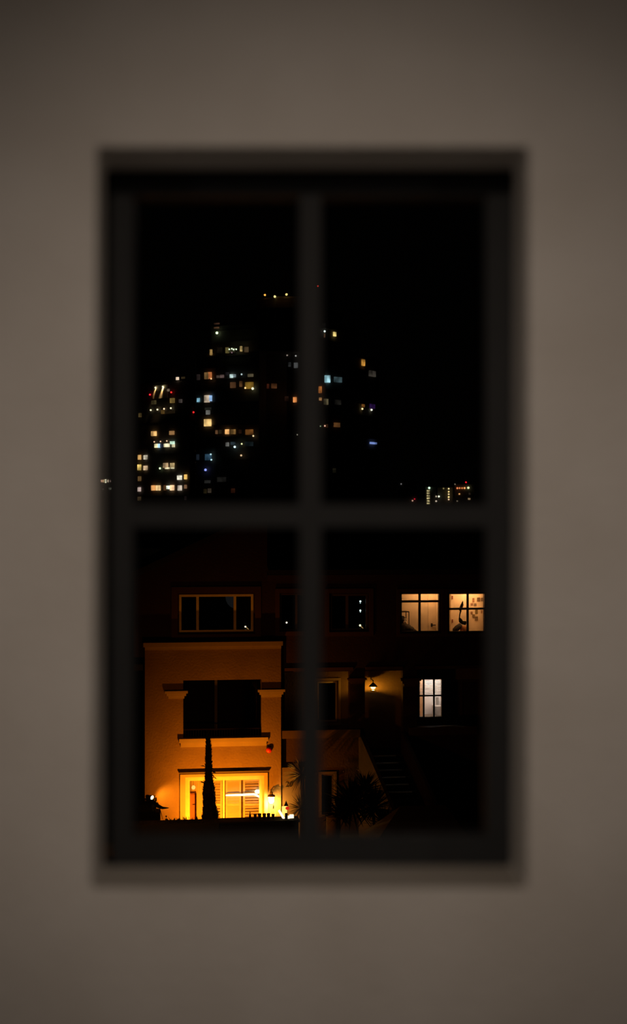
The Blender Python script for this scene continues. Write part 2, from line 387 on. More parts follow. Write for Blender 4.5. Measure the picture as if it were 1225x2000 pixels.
# balcony sliding window in shadow behind a railing
bw = window(rect(352, 514, 1320, 1470, 0.95), 0.95, (U(422, 0.95),), (), 0.09, 'metal_dark', depth=0.09, bw=0.09)
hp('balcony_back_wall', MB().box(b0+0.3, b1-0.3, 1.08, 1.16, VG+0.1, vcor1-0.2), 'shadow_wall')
rv = V(435, 1424, 0.2); mb = MB()
mb.tube([(BAL[0], 0.2, rv), (BAL[1], 0.2, rv)], 0.022)
for k in range(1, 30): 
    x = BAL[0] + (BAL[1]-BAL[0])*k/30; mb.tube([(x, 0.2, BAL[2]), (x, 0.2, rv)], 0.008, 5)
hp('railing', mb, 'brown_frame')
# upper windows
def trim(r, w, wd, pr=0.05, mat='brown_trim', sides=True, name='window_trim'):
    u0, u1, v0, v1 = r; mb = MB()
    holed(mb, u0-wd, u1+wd, v0-wd, v1+wd, w-pr, w-0.002, [(u0, u1, v0, v1)])
    return hp(name, mb, mat)
WF = WM + 0.03
window(R_up1, WF, (U(386, WF), U(459, WF)), (), 0.125, 'frame', bw=0.085); trim(R_up1, WM, 0.2)
window(R_up2, WF, (U(579, WF),), (), 0.07, 'brown_frame', bw=0.07); trim(R_up2, WM, 0.14)
window(R_up3, WF, (U(678, WF),), (), 0.1, 'brown_frame', bw=0.09); trim(R_up3, WM, 0.14)
window(R_lit1, WF, (U(820, WF),), (V(820, 1174.5, WF),), 0.075, 'brown_frame', bw=0.075); trim(R_lit1, WM, 0.10)
window(R_lit2, WF, (U(914, WF),), (V(914, 1189, WF),), 0.075, 'brown_frame', bw=0.07); trim(R_lit2, WM, 0.10)
window(LW, WB+0.03, (U(828.5, WB), U(848.5, WB)), (V(838, 1359, WB),), 0.05, 'brown_frame', bw=0.055)
window(AW, WB+0.03, (), (), 0.09, 'frame'); trim(AW, WB, 0.08, 0.04, 'plaster')
window(gdoor, WM+0.03, (), (), 0.05, 'frame'); trim(gdoor, WM, 0.09, 0.05, 'dim_ledge')
# dark door in the loggia
mb = MB(); holed(mb, DV[0], DV[1], VG, DV[3], WB+0.05, WB+0.12, [(DV[0]+0.1, DV[0]+0.55, VG+0.2, DV[3]-0.12), (DV[0]+0.65, DV[1]-0.1, VG+0.2, DV[3]-0.12)])
dd = hp('door', mb, 'brown_frame'); hp('door_pane', MB().box(DV[0]+0.05, DV[1]-0.05, WB+0.08, WB+0.09, VG+0.1, DV[3]-0.05), 'interior_dark', dd)
# garden door: plaster surround, drip moulding, frame, two leaves with panes
D0 = rect(352, 523, 1511, 1640, -0.04); D0 = (D0[0], D0[1], GZ, D0[3])
mb = MB(); holed(mb, D0[0], D0[1], GZ, D0[3], -0.06, -0.002, [(DOOR[0], DOOR[1], GZ-1, DOOR[3])]); hp('door_surround', mb, 'plaster')
mv = V(437, 1507, -0.1); hp('drip_moulding', MB().box(D0[0]-0.03, D0[1]+0.03, -0.10, -0.002, mv-0.045, mv), 'brown_frame')
mb = MB(); u0, u1, v0, v1 = DOOR[0], DOOR[1], GZ, DOOR[3]
holed(mb, u0, u1, v0, v1, 0.02, 0.12, [(u0+0.09, u1-0.09, GZ-1, v1-0.09)])
dr = hp('sliding_door', mb, 'door_frame')
um = U(437, 0.05)
for a, b, w in ((u0+0.09, um+0.03, 0.075), (um-0.03, u1-0.09, 0.035)):
    mb = MB(); holed(mb, a, b, v0+0.02, v1-0.09, w, w+0.035, [(a+0.06, b-0.06, v0+0.1, v1-0.14)])
    lf = hp('door_leaf', mb, 'door_frame', dr)
    hp('door_pane', MB().box(a+0.06, b-0.06, w+0.014, w+0.02, v0+0.1, v1-0.14), 'glass', dr)
# rooms behind the lit windows: wall linings
def lining(u0, u1, w0, w1, v0, v1, mat, name='room_lining'):
    t = 0.05; mb = MB()
    mb.box(u0, u1, w1, w1+t, v0, v1); mb.box(u0-t, u0, w0, w1+t, v0, v1); mb.box(u1, u1+t, w0, w1+t, v0, v1)
    mb.box(u0-t, u1+t, w0, w1+t, v0-t, v0); mb.box(u0-t, u1+t, w0, w1+t, v1, v1+t)
    return hp(name, mb, mat)
IW = WM + 0.31
lining(U(767, IW), U(863, IW), IW, WM+1.25, VU+0.06, eave-0.32, 'interior')
lining(U(871, IW), U(960, IW), IW, WM+1.25, VU+0.06, eave-0.32, 'interior')
lining(U(806, WB), U(880, WB), WB+0.21, WB+1.25, VG+0.06, VU-0.27, 'interior_white')
lining(b0+0.4, b1-0.4, 0.52, 3.8, GZ+0.06, VG-0.28, 'interior')
# door with lever in the room with the rack
RB = WM + 1.25
d0, d1 = U(836, RB), U(853, RB)
dr1 = hp('room_door', MB().box(d0, d1, RB-0.05, RB-0.003, VU+0.06, VU+2.15), 'door_white')
hx, hv = UV(844, 1221, RB-0.1)
hp('door_handle', MB().tube([(hx, RB-0.05, hv), (hx, RB-0.10, hv), (hx+0.13, RB-0.10, hv)], 0.018).box(hx-0.03, hx+0.03, RB-0.06, RB-0.05, hv-0.06, hv+0.06), 'metal_dark', dr1)
d0, d1 = U(880, RB), U(913, RB)
dr2 = hp('room_door', MB().box(d0, d1, RB-0.05, RB-0.003, VU+0.06, eave-0.4), 'door_white')
for py in (1167, 1213):
    hx, hv = UV(884, py, RB-0.07); hp('hinge', MB().box(hx-0.018, hx+0.018, RB-0.075, RB-0.05, hv-0.06, hv+0.06), 'cabinet', dr2)
# room lights
light('POINT', 'rack_room_light', W(U(838, IW), RB-0.55, eave-0.50), 17.0, (1.0, 0.52, 0.20), 0.12)
light('POINT', 'plant_room_light', W(U(926, IW), RB-0.55, eave-0.50), 27.0, (1.0, 0.52, 0.20), 0.12)
light('POINT', 'porch_room_light', W(U(846, WB), WB+0.75, VU-0.55), 32.0, (1.0, 0.90, 0.80), 0.12)
light('POINT', 'garden_room_light', W(U(450, 2.2), 2.3, VG-0.5), 3.0, (1.0, 0.45, 0.05), 0.12)

# porch stairs
ns = 14; run = 0.27; rise = (VG - GZ) / ns
s0, s1 = U(709, WM), U(782, WM)
stair = Thing('porch_stairs', 'straight stone stairs with pale tread edges running down from the porch', 'stairs', ((s0+s1)/2, WM, GZ))
mb = MB(); mn = []
SK = 0.055                                 # the flight drifts sideways as it descends
for k in range(ns):
    v = VG - rise*k; w0 = WM - run*(k+1); w1 = WM - run*k
    mb.box(s0+SK*k, s1+SK*k, w0, w1-0.0, GZ, v - (0.0 if k == 0 else 0.0))
    mn.append((s0+SK*k+0.12, s1+SK*k-0.2, w0-0.012, w0+0.03, v-0.03, v+0.006))
stair.part('steps', mb, 'stair')
for r in mn[:6]: stair.part('nosing', MB().box(*r), 'nosing')
for side, uu in ((0, s0-0.14), (1, s1+0.02)):
    a = [(uu+SK*0, WM-0.002), (uu+SK*ns, WM-run*ns)]
    mb = MB(); vs = []
    for (x, w), v in zip(a, (VG+0.75, GZ+0.75)):
        vs += [(x, w, GZ), (x+0.12, w, GZ), (x+0.12, w, v), (x, w, v)]
    mb.add(vs, [(0,1,2,3),(4,7,6,5),(0,4,5,1),(1,5,6,2),(2,6,7,3),(3,7,4,0)])
    stair.part('parapet', mb, 'terracotta')

light('SPOT', 'added_stair_fill', W((s0+s1)/2, WM-0.3, V(750, 1312, WM)), 4.5, (1.0, 0.93, 0.8), 0.05, W((s0+s1)/2+0.4, WM-2.2, -8.0), spot_size=math.radians(60), spot_blend=0.6)  # unseen light added so the tread edges show
# low wall panel with the number beside the bay
p0, p1 = U(550.5, 0.04), U(596, 0.04); pv = V(570, 1499, 0.04)
pan = Thing('number_wall', 'low rendered wall beside the bay carrying dark house numerals', 'wall', ((p0+p1)/2, 0.04, GZ))
pan.part('wall_panel', MB().box(p0, p1, 0.04, 0.195, GZ, pv), 'panel_wall')
tcur = bpy.data.curves.new('numerals_text', 'FONT'); tcur.body = '20'; tcur.size = 0.24; tcur.extrude = 0.008
to = bpy.data.objects.new('numerals_text', tcur); COL.objects.link(to)
bpy.context.view_layer.update()
tme = bpy.data.meshes.new_from_object(to); COL.objects.unlink(to); bpy.data.objects.remove(to)
tme.materials.clear(); tme.materials.append(M['metal_dark'])
num = bpy.data.objects.new('house_number', tme); COL.objects.link(num); num.parent = pan.root
nu, nv = UV(557.5, 1537, 0.03)
num.location = Vector((nu, 0.03, nv)) - pan.loc; num.rotation_euler = (math.pi/2, 0, 0)

# ------------------------------------------------------------------ things on and in the house
lampm = emat('lamp_glow', (1.0, 0.74, 0.36), 9.0)
porchm = emat('porch_bulb_glow', (1.0, 0.62, 0.20), 5.0)
# wall lamp by the garden door
lu, lv_ = UV(530, 1558.5, -0.22)
wlamp = Thing('wall_lamp', 'small hooded wall lamp glowing white beside the sliding garden door', 'lamp', (lu, 0, lv_))
wlamp.part('bracket', MB().tube([(lu, -0.003, lv_+0.2), (lu, -0.12, lv_+0.24), (lu, -0.22, lv_+0.14)], 0.018), 'brown_frame')
wlamp.part('hood', MB().lathe((lu, -0.22, lv_), [(0.13, 0.05), (0.12, 0.09), (0.06, 0.12), (0.05, 0.19), (0.01, 0.21)], 16), 'brown_frame')
wlamp.part('shade', MB().lathe((lu, -0.22, lv_), [(0.05, -0.17), (0.085, -0.12), (0.10, 0.04), (0.09, 0.05)], 16), lampm, smooth=True)
light('POINT', 'wall_lamp_light', W(lu, -0.24, lv_-0.24), 150.0, (1.0, 0.50, 0.07), 0.07)
# floodlight and dry branch in the black shrub at the corner of the bay
FW = -0.75
fu, fv = UV(297, 1558, FW)
fl = Thing('floodlight', 'small round floodlight on a stake above the black shrub at the bay corner', 'lamp', (fu, FW, GZ))
fl.part('stake', MB().tube([(fu-0.1, FW, GZ), (fu-0.1, FW, fv)], 0.02), 'metal_dark')
dv = Vector((0.75, -0.62, -0.12)).normalized(); c = Vector((fu, FW, fv))
fl.part('housing', MB().tube([c - dv*0.22, c - dv*0.02, c], [0.05, 0.075, 0.075], 14), 'metal_dark')
fl.part('lens', MB().tube([c + dv*0.001, c + dv*0.012], 0.066, 14), lampm)
light('SPOT', 'floodlight_beam', W(*(c + Vector((0.10, 0.30, 0.03)))), 72.0, (1.0, 0.34, 0.015), 0.05, W(U(335, 0), 0.0, V(335, 1562, 0)),
      spot_size=math.radians(105), spot_blend=0.9)
# rope light across the glass
pts = [UV(x, y, 0.2) for x, y in ((441, 1553.5), (455, 1553), (470, 1552.6), (485, 1551.8), (495, 1551.4), (500, 1552.4), (506, 1556), (511, 1559))]
rl = MB().tube([(u, 0.2, v) for u, v in pts], [0.022, 0.03, 0.034, 0.036, 0.036, 0.036, 0.03, 0.02], 8)
single('rope_light', rl, emat('rope_glow', (1.0, 0.78, 0.42), 3.0), 'thin glowing rope light strung behind the sliding door glass', 'light', (pts[3][0], 0.2, pts[3][1]))
gu, gv = UV(503, 1546, 0.2)
single('globe_lamp', MB().ball((gu, 0.2, gv), 0.075, 14, (1.15, 1, 0.85)), lampm, 'small white globe lamp just above the bent end of the rope light', 'lamp', (gu, 0.2, gv), smooth=True)
# alarm dome
au, av = UV(525.5, 1465, -0.05)
al = Thing('alarm_sounder', 'red dome alarm sounder high on the orange bay wall', 'alarm', (au, 0, av))
al.part('back_plate', MB().box(au-0.08, au+0.08, -0.03, -0.002, av-0.06, av+0.13), 'metal_dark')
al.part('dome', MB().ball((au, -0.06, av), 0.095, 14, (1, 0.7, 1)), 'red', smooth=True)
# porch lamp
qu, qv = UV(729, 1342, WB-0.45)
pl = Thing('porch_lamp', 'dark bell-shaped porch lamp with a bright bulb over the stairs', 'lamp', (qu, WB, qv))
pl.part('arm', MB().tube([(qu, WB-0.003, qv+0.22), (qu, WB-0.45, qv+0.22), (qu, WB-0.45, qv+0.12)], 0.015), 'metal_dark')
pl.part('shade', MB().lathe((qu, WB-0.45, qv), [(0.15, 0.02), (0.13, 0.05), (0.07, 0.11), (0.02, 0.15)], 16), 'metal_dark')
pl.part('bulb', MB().ball((qu, WB-0.45, qv-0.005), 0.085, 12, (1, 1, 0.75)), porchm, smooth=True)
pl.part('bottom_plate', MB().lathe((qu, WB-0.45, qv), [(0.04, -0.13), (0.10, -0.115), (0.10, -0.10), (0.02, -0.095)], 16), 'metal_dark')  # opaque plate added to cut the light off below the bulb
light('POINT', 'porch_lamp_light', W(qu, WB-0.45, qv-0.08), 48.0, (1.0, 0.43, 0.025), 0.03)

# shutters and things behind the garden door
def shutter(px0, px1, label, louvred, w=0.3):
    u0, u1 = U(px0, w), U(px1, w); v0, v1 = GZ+0.1, V(px0, 1523, w)
    t = Thing('louvre_shutter', label, 'shutter', ((u0+u1)/2, w, GZ+0.1), 'shutters behind the sliding door')
    vm = V(px0, 1572, w); mb = MB()
    holed(mb, u0, u1, v0, v1, w, w+0.04, [(u0+0.06, u1-0.06, v0+0.08, vm-0.04), (u0+0.06, u1-0.06, vm+0.04, v1-0.06)])
    t.part('shutter_frame', mb, 'shutter')
    for a, b in ((v0+0.08, vm-0.04), (vm+0.04, v1-0.06)):
        mb = MB(); n = int((b-a)/0.085)
        for k in range(n):
            z = a + (b-a)*(k+0.5)/n; h = 0.028 if louvred else 0.047
            mb.add([(u0+0.06, w+0.005, z-h), (u1-0.06, w+0.005, z-h), (u1-0.06, w+0.035, z+h), (u0+0.06, w+0.035, z+h),
                    (u0+0.06, w+0.013, z-h), (u1-0.06, w+0.013, z-h), (u1-0.06, w+0.043, z+h), (u0+0.06, w+0.043, z+h)],
                   [(0,1,2,3),(7,6,5,4),(0,4,5,1),(2,6,7,3),(1,5,6,2),(3,7,4,0)])
        t.part('louvres', mb, 'shutter')
    return t
shutter(441, 471, 'closed cream shutter leaf in the middle of the sliding door', False)
shutter(475, 509, 'open-slatted cream shutter leaf nearest the wall lamp', True)
shutter(416, 434, 'narrow cream shutter leaf partly behind the cypress', True)
cu0, cu1 = U(384, 0.45), U(402, 0.45)
mb = MB(); n = 24
fr_ = []
for k in range(n+1):
    x = cu0 + (cu1-cu0)*k/n; fr_.append((x, 0.45 + 0.03*math.sin(k*1.4)))
vs = [(x, w, GZ+0.08) for x, w in fr_] + [(x, w, VG-0.3) for x, w in fr_]
mb.add(vs, [(k, k+1, n+2+k, n+1+k) for k in range(n)])
single('curtain', mb, 'shutter', 'plain cream curtain hanging behind the glass between cabinet and cypress', 'curtain', ((cu0+cu1)/2, 0.45, GZ+0.08), smooth=True)
ku0, ku1 = U(366, 0.7), U(384, 0.7); kv = V(375, 1550, 0.7)
cab = Thing('cabinet', 'tall dark red wooden cabinet seen through the door glass', 'cabinet', ((ku0+ku1)/2, 0.7, GZ+0.06))
cab.part('body', MB().box(ku0, ku1, 0.7, 1.1, GZ+0.06, kv), 'cabinet')
cd = cab.part('door', MB().box(ku0+0.02, ku1-0.02, 0.68, 0.7, GZ+0.1, kv-0.03), 'cabinet')
cab.part('handle', MB().tube([(ku1-0.05, 0.66, kv-0.35), (ku1-0.13, 0.66, kv-0.35)], 0.012), 'metal_dark', cd)
pu, pv2 = UV(378, 1538, 0.6)
pen = Thing('pendant_lamp', 'glowing globe pendant above the dark red cabinet', 'lamp', (pu, 0.6, pv2))
pen.part('cord', MB().tube([(pu, 0.6, pv2+0.05), (pu, 0.6, VG-0.28)], 0.006, 5), 'metal_dark')
pen.part('globe', MB().ball((pu, 0.6, pv2), 0.065, 12, (1, 1, 1.1)), emat('amber_globe', (1.0, 0.50, 0.10), 1.6), smooth=True)

# room with the rack
rw = WM + 0.85
r0, rv1 = UV(776, 1195, rw); r1 = U(799, rw); rmid = U(795.5, rw)
rk = Thing('clothes_rack', 'thin black metal clothes rack inside the lit upper room', 'rack', ((r0+r1)/2, rw, VU+0.06))
rk.part('rail', MB().tube([(r0, rw, rv1), (r1, rw, rv1)], 0.02), 'metal_dark')
for x, dw in ((r0, 0), (rmid, 0.2), (r1, 0)):
    rk.part('post', MB().tube([(x, rw+dw, VU+0.06), (x, rw+dw, rv1)], 0.016), 'metal_dark')
rk.part('rail', MB().tube([(r0, rw+0.2, rv1), (rmid, rw+0.2, rv1), (r1, rw, rv1)], 0.016), 'metal_dark')
# pile of bedding: a heap seen above the sill
hu0, hu1 = U(772, WM+0.75), U(813, WM+0.75)
bed = Thing('bed', 'bed heaped with dark grey bedding below the clothes rack', 'bed', ((hu0+hu1)/2, WM+0.75, VU+0.06))
bed.part('bed_base', MB().box(hu0, hu1, WM+0.45, WM+1.2, VU+0.06, V(790, 1238, WM+0.75)), 'metal_dark')
heap = MB()
for px, py, r in ((783, 1225, 0.2), (793, 1227, 0.19), (801, 1230, 0.15), (808, 1233, 0.10), (787, 1230, 0.2)):
    x, v = UV(px, py, WM+0.75); heap.ball((x, WM+0.75, v), r, 12, (1.1, 1.2, 0.8))
bed.part('bedding', heap, 'grey_cloth', smooth=True)
x, v = UV(786.5, 1211, WM+0.7)
single('bag', MB().ball((x, WM+0.7, v), 0.11, 12, (1, 0.9, 1.35)), 'grey_cloth', 'round black bag propped on the dark bedding', 'bag', (x, WM+0.7, v-0.14), smooth=True)
x, v = UV(791.5, 1218.5, WM+0.55)
single('vase', MB().lathe((x, WM+0.55, v), [(0.035, 0), (0.05, 0.03), (0.055, 0.07), (0.03, 0.10), (0.03, 0.13), (0.045, 0.17), (0.02, 0.18)], 14), 'ceramic',
       'tiny white rounded vase beside the black bag', 'vase', (x, WM+0.55, v), smooth=True)
# room with the plant
pw = WM + 0.75
ux, vb = UV(906, 1238, pw)
plant = Thing('potted_plant', 'brown pot with a tall single dark leaf standing at the lit window', 'plant', (ux, pw, vb))
rr = 0.13
plant.part('pot', MB().lathe((ux, pw, vb), [(0.08, 0), (0.12, 0.06), (0.135, 0.16), (0.12, 0.25), (0.10, 0.27)], 18), 'brown_pot', smooth=True)
sp = [UV(*q, pw) for q in ((904, 1218), (900.5, 1211), (897.5, 1206), (898.5, 1199), (900.5, 1192))]
plant.part('stem', MB().tube([(u, pw, v) for u, v in sp], [0.05, 0.045, 0.022, 0.022, 0.03], 7), 'leaf_dark')
lf = MB(); ax = [UV(*q, pw-0.03) for q in ((898.5, 1193), (901, 1187), (903, 1181), (904.2, 1173.5))]
lf.tube([(u, pw-0.03, v) for u, v in ax], [0.03, 0.055, 0.05, 0.006], 8); plant.part('leaf', lf, 'leaf_dark', smooth=True)
lf = MB(); ax = [UV(*q, pw+0.03) for q in ((897, 1207), (899, 1213), (903, 1216), (910, 1217))]
lf.tube([(u, pw+0.03, v) for u, v in ax], [0.02, 0.055, 0.06, 0.07], 8); plant.part('leaf', lf, 'leaf_dark', smooth=True)
x, v = UV(893, 1227, pw-0.05)
bm_ = MB(); bm_.tube([(UV(887.5, 1230, pw)[0], pw-0.05, UV(887.5, 1230, pw)[1]), (x, pw-0.05, v), (UV(900, 1219, pw)[0], pw-0.05, UV(900, 1219, pw)[1])], [0.075, 0.10, 0.06], 12)
bm_.ball((UV(888, 1230, pw)[0], pw-0.05, UV(888, 1230, pw)[1]), 0.085, 12)
single('bag', bm_, 'grey_cloth', 'slumped black bag leaning on the brown plant pot', 'bag', (x, pw-0.05, vb), smooth=True)
st = U(872, IW), U(913, IW)
single('bench', MB().box(U(880, pw), U(955, pw), WM+0.42, WM+1.05, vb-0.05, vb).box(U(882, pw), U(884, pw), WM+0.45, WM+1.0, VU+0.06, vb-0.05).box(U(951, pw), U(953, pw), WM+0.45, WM+1.0, VU+0.06, vb-0.05),
       'brown_frame', 'low bench under the window holding the brown plant pot', 'bench', (U(916, pw), pw, VU+0.06))
photos = [(935, 1171, 6, 8, (.20,.13,.07)), (942, 1171, 5, 7, (.26,.19,.12)), (925, 1172, 4, 8, (.42,.22,.12)), (922, 1180, 5, 4, (.38,.22,.16)), (928.5, 1181, 5, 5, (.24,.18,.14)),
          (931, 1195, 5, 8, (.22,.16,.05)), (921.5, 1197, 4, 5, (.36,.20,.10)), (925.5, 1203, 5, 6, (.26,.18,.08)), (931, 1208, 6, 8, (.24,.17,.09)), (941, 1195, 3, 6, (.40,.22,.11))]
names = ['near the ceiling, second from the window edge', 'at the top corner by the window edge', 'tall and reddish, near the ceiling', 'small and wide, below the reddish tall one',
         'square, just above the window bar', 'olive, just below the window bar', 'reddish, first below the window bar beside the mullion', 'middle one of the lower diagonal row', 'lowest of the hanging photographs', 'slim, alone beside the olive one']
for (px, py, a, b, col), nm in zip(photos, names):
    r = rect(px-a/2, px+a/2, py-b/2, py+b/2, RB-0.02)
    m = pmat('photo_print', col, 0.6, tuple(c*0.6 for c in col), 14)
    single('photo_print', MB().box(r[0], r[1], RB-0.02, RB-0.008, r[2], r[3]), m, 'photo pinned to the cream wall: ' + nm, 'photo', ((r[0]+r[1])/2, RB-0.02, r[2]), 'photos on the lit room wall')
# porch-side lit window: blind, curtain strip, cupboard, things on sill
bl = MB(); bu0, bu1 = LW[0]+0.02, LW[1]-0.02; bt, bb = LW[3]-0.03, V(838, 1361, WB)
k = 0; z = bt
while z > bb:
    bl.add([(bu0, WB+0.14, z), (bu1, WB+0.14, z), (bu1, WB+0.175, z-0.028), (bu0, WB+0.175, z-0.028), (bu0, WB+0.143, z+0.003), (bu1, WB+0.143, z+0.003), (bu1, WB+0.178, z-0.025), (bu0, WB+0.178, z-0.025)],
           [(0,1,2,3),(7,6,5,4),(0,4,5,1),(1,5,6,2),(2,6,7,3),(3,7,4,0)]); z -= 0.05
single('window_blind', bl, 'blind', 'white slatted blind drawn halfway down the lit porch window', 'blind', ((bu0+bu1)/2, WB+0.14, bb))
lc = MB().box(U(818, WB+0.85), U(827.5, WB+0.85), WB+0.85, WB+1.24, VG+0.06, VU-0.3)
single('wardrobe', lc, pmat('peach_wardrobe', (0.95, 0.50, 0.24), 0.7), 'tall peach-coloured wardrobe side behind the porch window', 'wardrobe', (U(822, WB+0.85), WB+1.0, VG+0.06))
k0, k1, kz0, kz1 = rect(849, 859, 1380, 1394, WB+0.8)
cb = Thing('cupboard', 'grey-white cupboard low behind the porch window pane', 'cupboard', ((k0+k1)/2, WB+1.0, VG+0.06))
cb.part('body', MB().box(k0, k1+0.1, WB+0.85, WB+1.22, VG+0.06, kz1), pmat('grey_cupboard', (0.45, 0.42, 0.40), 0.6))
cb.part('worktop', MB().box(k0-0.35, k1+0.1, WB+0.72, WB+1.22, kz0-0.12, kz0-0.07), 'brown_frame')
k0, k1, kz0, kz1 = rect(852, 857, 1362, 1378, WB+1.2)
single('picture_frame', MB().box(k0, k1, WB+1.21, WB+1.24, kz0, kz1), pmat('grey_picture', (0.30, 0.29, 0.28), 0.6), 'narrow grey picture on the white wall above the cupboard', 'picture', ((k0+k1)/2, WB+1.21, kz0))
x, v = UV(818, 1399, WB+0.15)
single('ornament', MB().ball((x, WB+0.14, v), 0.055, 12, (1, 0.8, 0.7)), 'ceramic', 'pale round ornament on the inner sill of the porch window', 'ornament', (x, WB+0.14, v-0.04), smooth=True)
# paper lantern, and glass glints put in as glowing balls, in the dark upper rooms
cu2, cu3 = U(461, WM+0.42), U(500, WM+0.42)
mb = MB(); n = 30; fr2 = [(cu2 + (cu3-cu2)*k/n, WM+0.42+0.02*math.sin(k*1.5)) for k in range(n+1)]
mb.add([(x, w, VU+0.05) for x, w in fr2] + [(x, w, eave-0.3) for x, w in fr2], [(k, k+1, n+2+k, n+1+k) for k in range(n)])
single('curtain', mb, 'shadow_wall', 'dark drawn curtain in the last pane of the three-pane upper window', 'curtain', ((cu2+cu3)/2, WM+0.42, VU+0.05), smooth=True)
x, v = UV(464, 1166, WM+0.9)
ln = Thing('paper_lantern', 'faint grey round paper lantern behind the dark three-pane window', 'lantern', (x, WM+0.9, v))
ln.part('shade', MB().ball((x, WM+0.9, v), 0.40, 20), emat('lantern_fill_glow', (0.9, 0.95, 1.0), 0.006), smooth=True)  # the shade is off; faint emission stands in for light on the paper
ln.part('cord', MB().tube([(x, WM+0.9, v+0.38), (x, WM+0.9, eave-0.25)], 0.008, 5), 'metal_dark')
def bulb(px, py, r, col, strength, label, w=WM+0.36, tail=None):  # a reflected glint in the glass, put in as a glowing ball
    x, v = UV(px, py, w); t = Thing('window_glint', label, 'lamp', (x, w, v))
    t.part('bulb', MB().ball((x, w, v), r, 10), emat('glint_glow', col, strength), smooth=True)
    if tail:
        a, b = UV(*tail, w); t.part('glint_streak', MB().tube([(x, w, v), (a, w, b)], [r*0.6, r*0.25], 6), emat('glint_streak_glow', (0.9, 0.55, 0.2), 0.35))
    t.part('base', MB().tube([(x, w+r*0.5, v-r*0.8), (x, w+r*0.5, VU+0.0)], 0.006, 5), 'metal_dark')
bulb(479.5, 1224, 0.03, (1.0, 0.85, 0.55), 1.8, 'tiny warm glint in the lower corner of the three-pane window', tail=(488, 1231))
bulb(560, 1216, 0.03, (1.0, 0.9, 0.7), 1.6, 'lone warm white glint in the narrow window by the bar')
bulb(704, 1174.5, 0.03, (0.7, 1.0, 1.0), 2.2, 'upper teal-white glint of the pair in the dark window')
bulb(704, 1192.5, 0.03, (0.7, 1.0, 0.95), 2.2, 'lower teal-white glint of the pair in the dark window')
bulb(704, 1177.8, 0.018, (0.6, 0.85, 0.85), 0.8, 'faint glint touching the upper teal-white glint')
bulb(704, 1195.3, 0.018, (0.6, 0.85, 0.8), 0.9, 'faint glint touching the lower teal-white glint')
bulb(703.5, 1221.5, 0.035, (0.95, 1.0, 0.5), 2.0, 'yellow-green glint with a streak below the teal glints', tail=(711, 1229))

# ------------------------------------------------------------------ garden in front
WH = -4.6
def foliage_quads(mb, centre, n, spread, size, up=0.0):
    for _ in range(n):
        p = Vector(centre) + Vector((random.uniform(-1, 1)*spread[0], random.uniform(-1, 1)*spread[1], random.uniform(-1, 1)*spread[2]))
        d = Vector((random.uniform(-1, 1), random.uniform(-1, 1), random.uniform(-0.6, 1) + up)).normalized()
        mb.blade(p, d, size*random.uniform(0.6, 1.4), size*0.35, 0.1, 2)
# hedge
h0, h1 = U(225, WH), U(428, WH); hv = V(340, 1610, WH)
mb = MB(); mb.box(h0, h1, WH, WH+0.6, GZ, hv)
n = 420
for k in range(n):
    x = random.uniform(h0, h1-0.1); px_f = 0.12 if (U(330, WH) < x < U(395, WH)) else 0.045
    mb.blade((x, WH+random.uniform(0, 0.6), hv-0.03), (random.uniform(-0.7, 0.7), random.uniform(-0.4, 0.4), 1), random.uniform(0.5, 1.6)*px_f, 0.035, 0.1, 2)
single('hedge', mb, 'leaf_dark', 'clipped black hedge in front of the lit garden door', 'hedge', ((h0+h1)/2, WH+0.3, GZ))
# low garden wall
g0, g1 = h1 + 0.002, U(584, WH); gv0, gv1 = V(430, 1607, WH), V(584, 1601.5, WH)
gw = Thing('garden_wall', 'low dark garden wall carrying a row of small pots', 'wall', ((g0+g1)/2, WH+0.3, GZ))
gvm = (gv0+gv1)/2
gw.part('wall', MB().box(g0, g1, WH+0.05, WH+0.55, GZ, gvm-0.06), 'black')
gw.part('coping', MB().box(g0, g1+0.03, WH, WH+0.6, gvm-0.06, gvm), 'black')
top = gvm
# row of pots
def spot(px, w=WH+0.3): return U(px, w)
pm = MB().lathe((0, 0, 0), [(0.028, 0), (0.036, 0.03), (0.042, 0.11), (0.045, 0.12), (0.045, 0.145), (0.03, 0.147)], 12)
pots = [(498.5, 'first', 1.0), (507.3, 'second', 1.12), (516.5, 'third', 1.12), (524.5, 'fourth', 1.12), (533.5, 'fifth', 0.95)]
base_pot = None
for px, nth, s in pots:
    loc = (spot(px), WH+0.3, top)
    if base_pot is None:
        base_pot = pm.build('candle_pot', 'black', None, (0, 0, 0), True); o = base_pot
    else:
        o = base_pot.copy(); COL.objects.link(o)
    o.location = W(*loc); o.rotation_euler = (0, 0, THETA); o.scale = (s*1.05, s*1.05, s)
    tag(o, '%s small black pot in the garden wall row, counted from the bottle' % nth, 'pot', 'small black pots on the garden wall')
loc = (spot(488.5), WH+0.3, top); t = Thing('bottle', 'slim black bottle standing at the end of the pot row', 'bottle', loc)
t.part('body', MB().lathe(loc, [(0.03, 0), (0.032, 0.12), (0.012, 0.17)], 12), 'black', smooth=True); t.part('neck', MB().lathe(loc, [(0.013, 0.165), (0.013, 0.22), (0.01, 0.222)], 10), 'black')
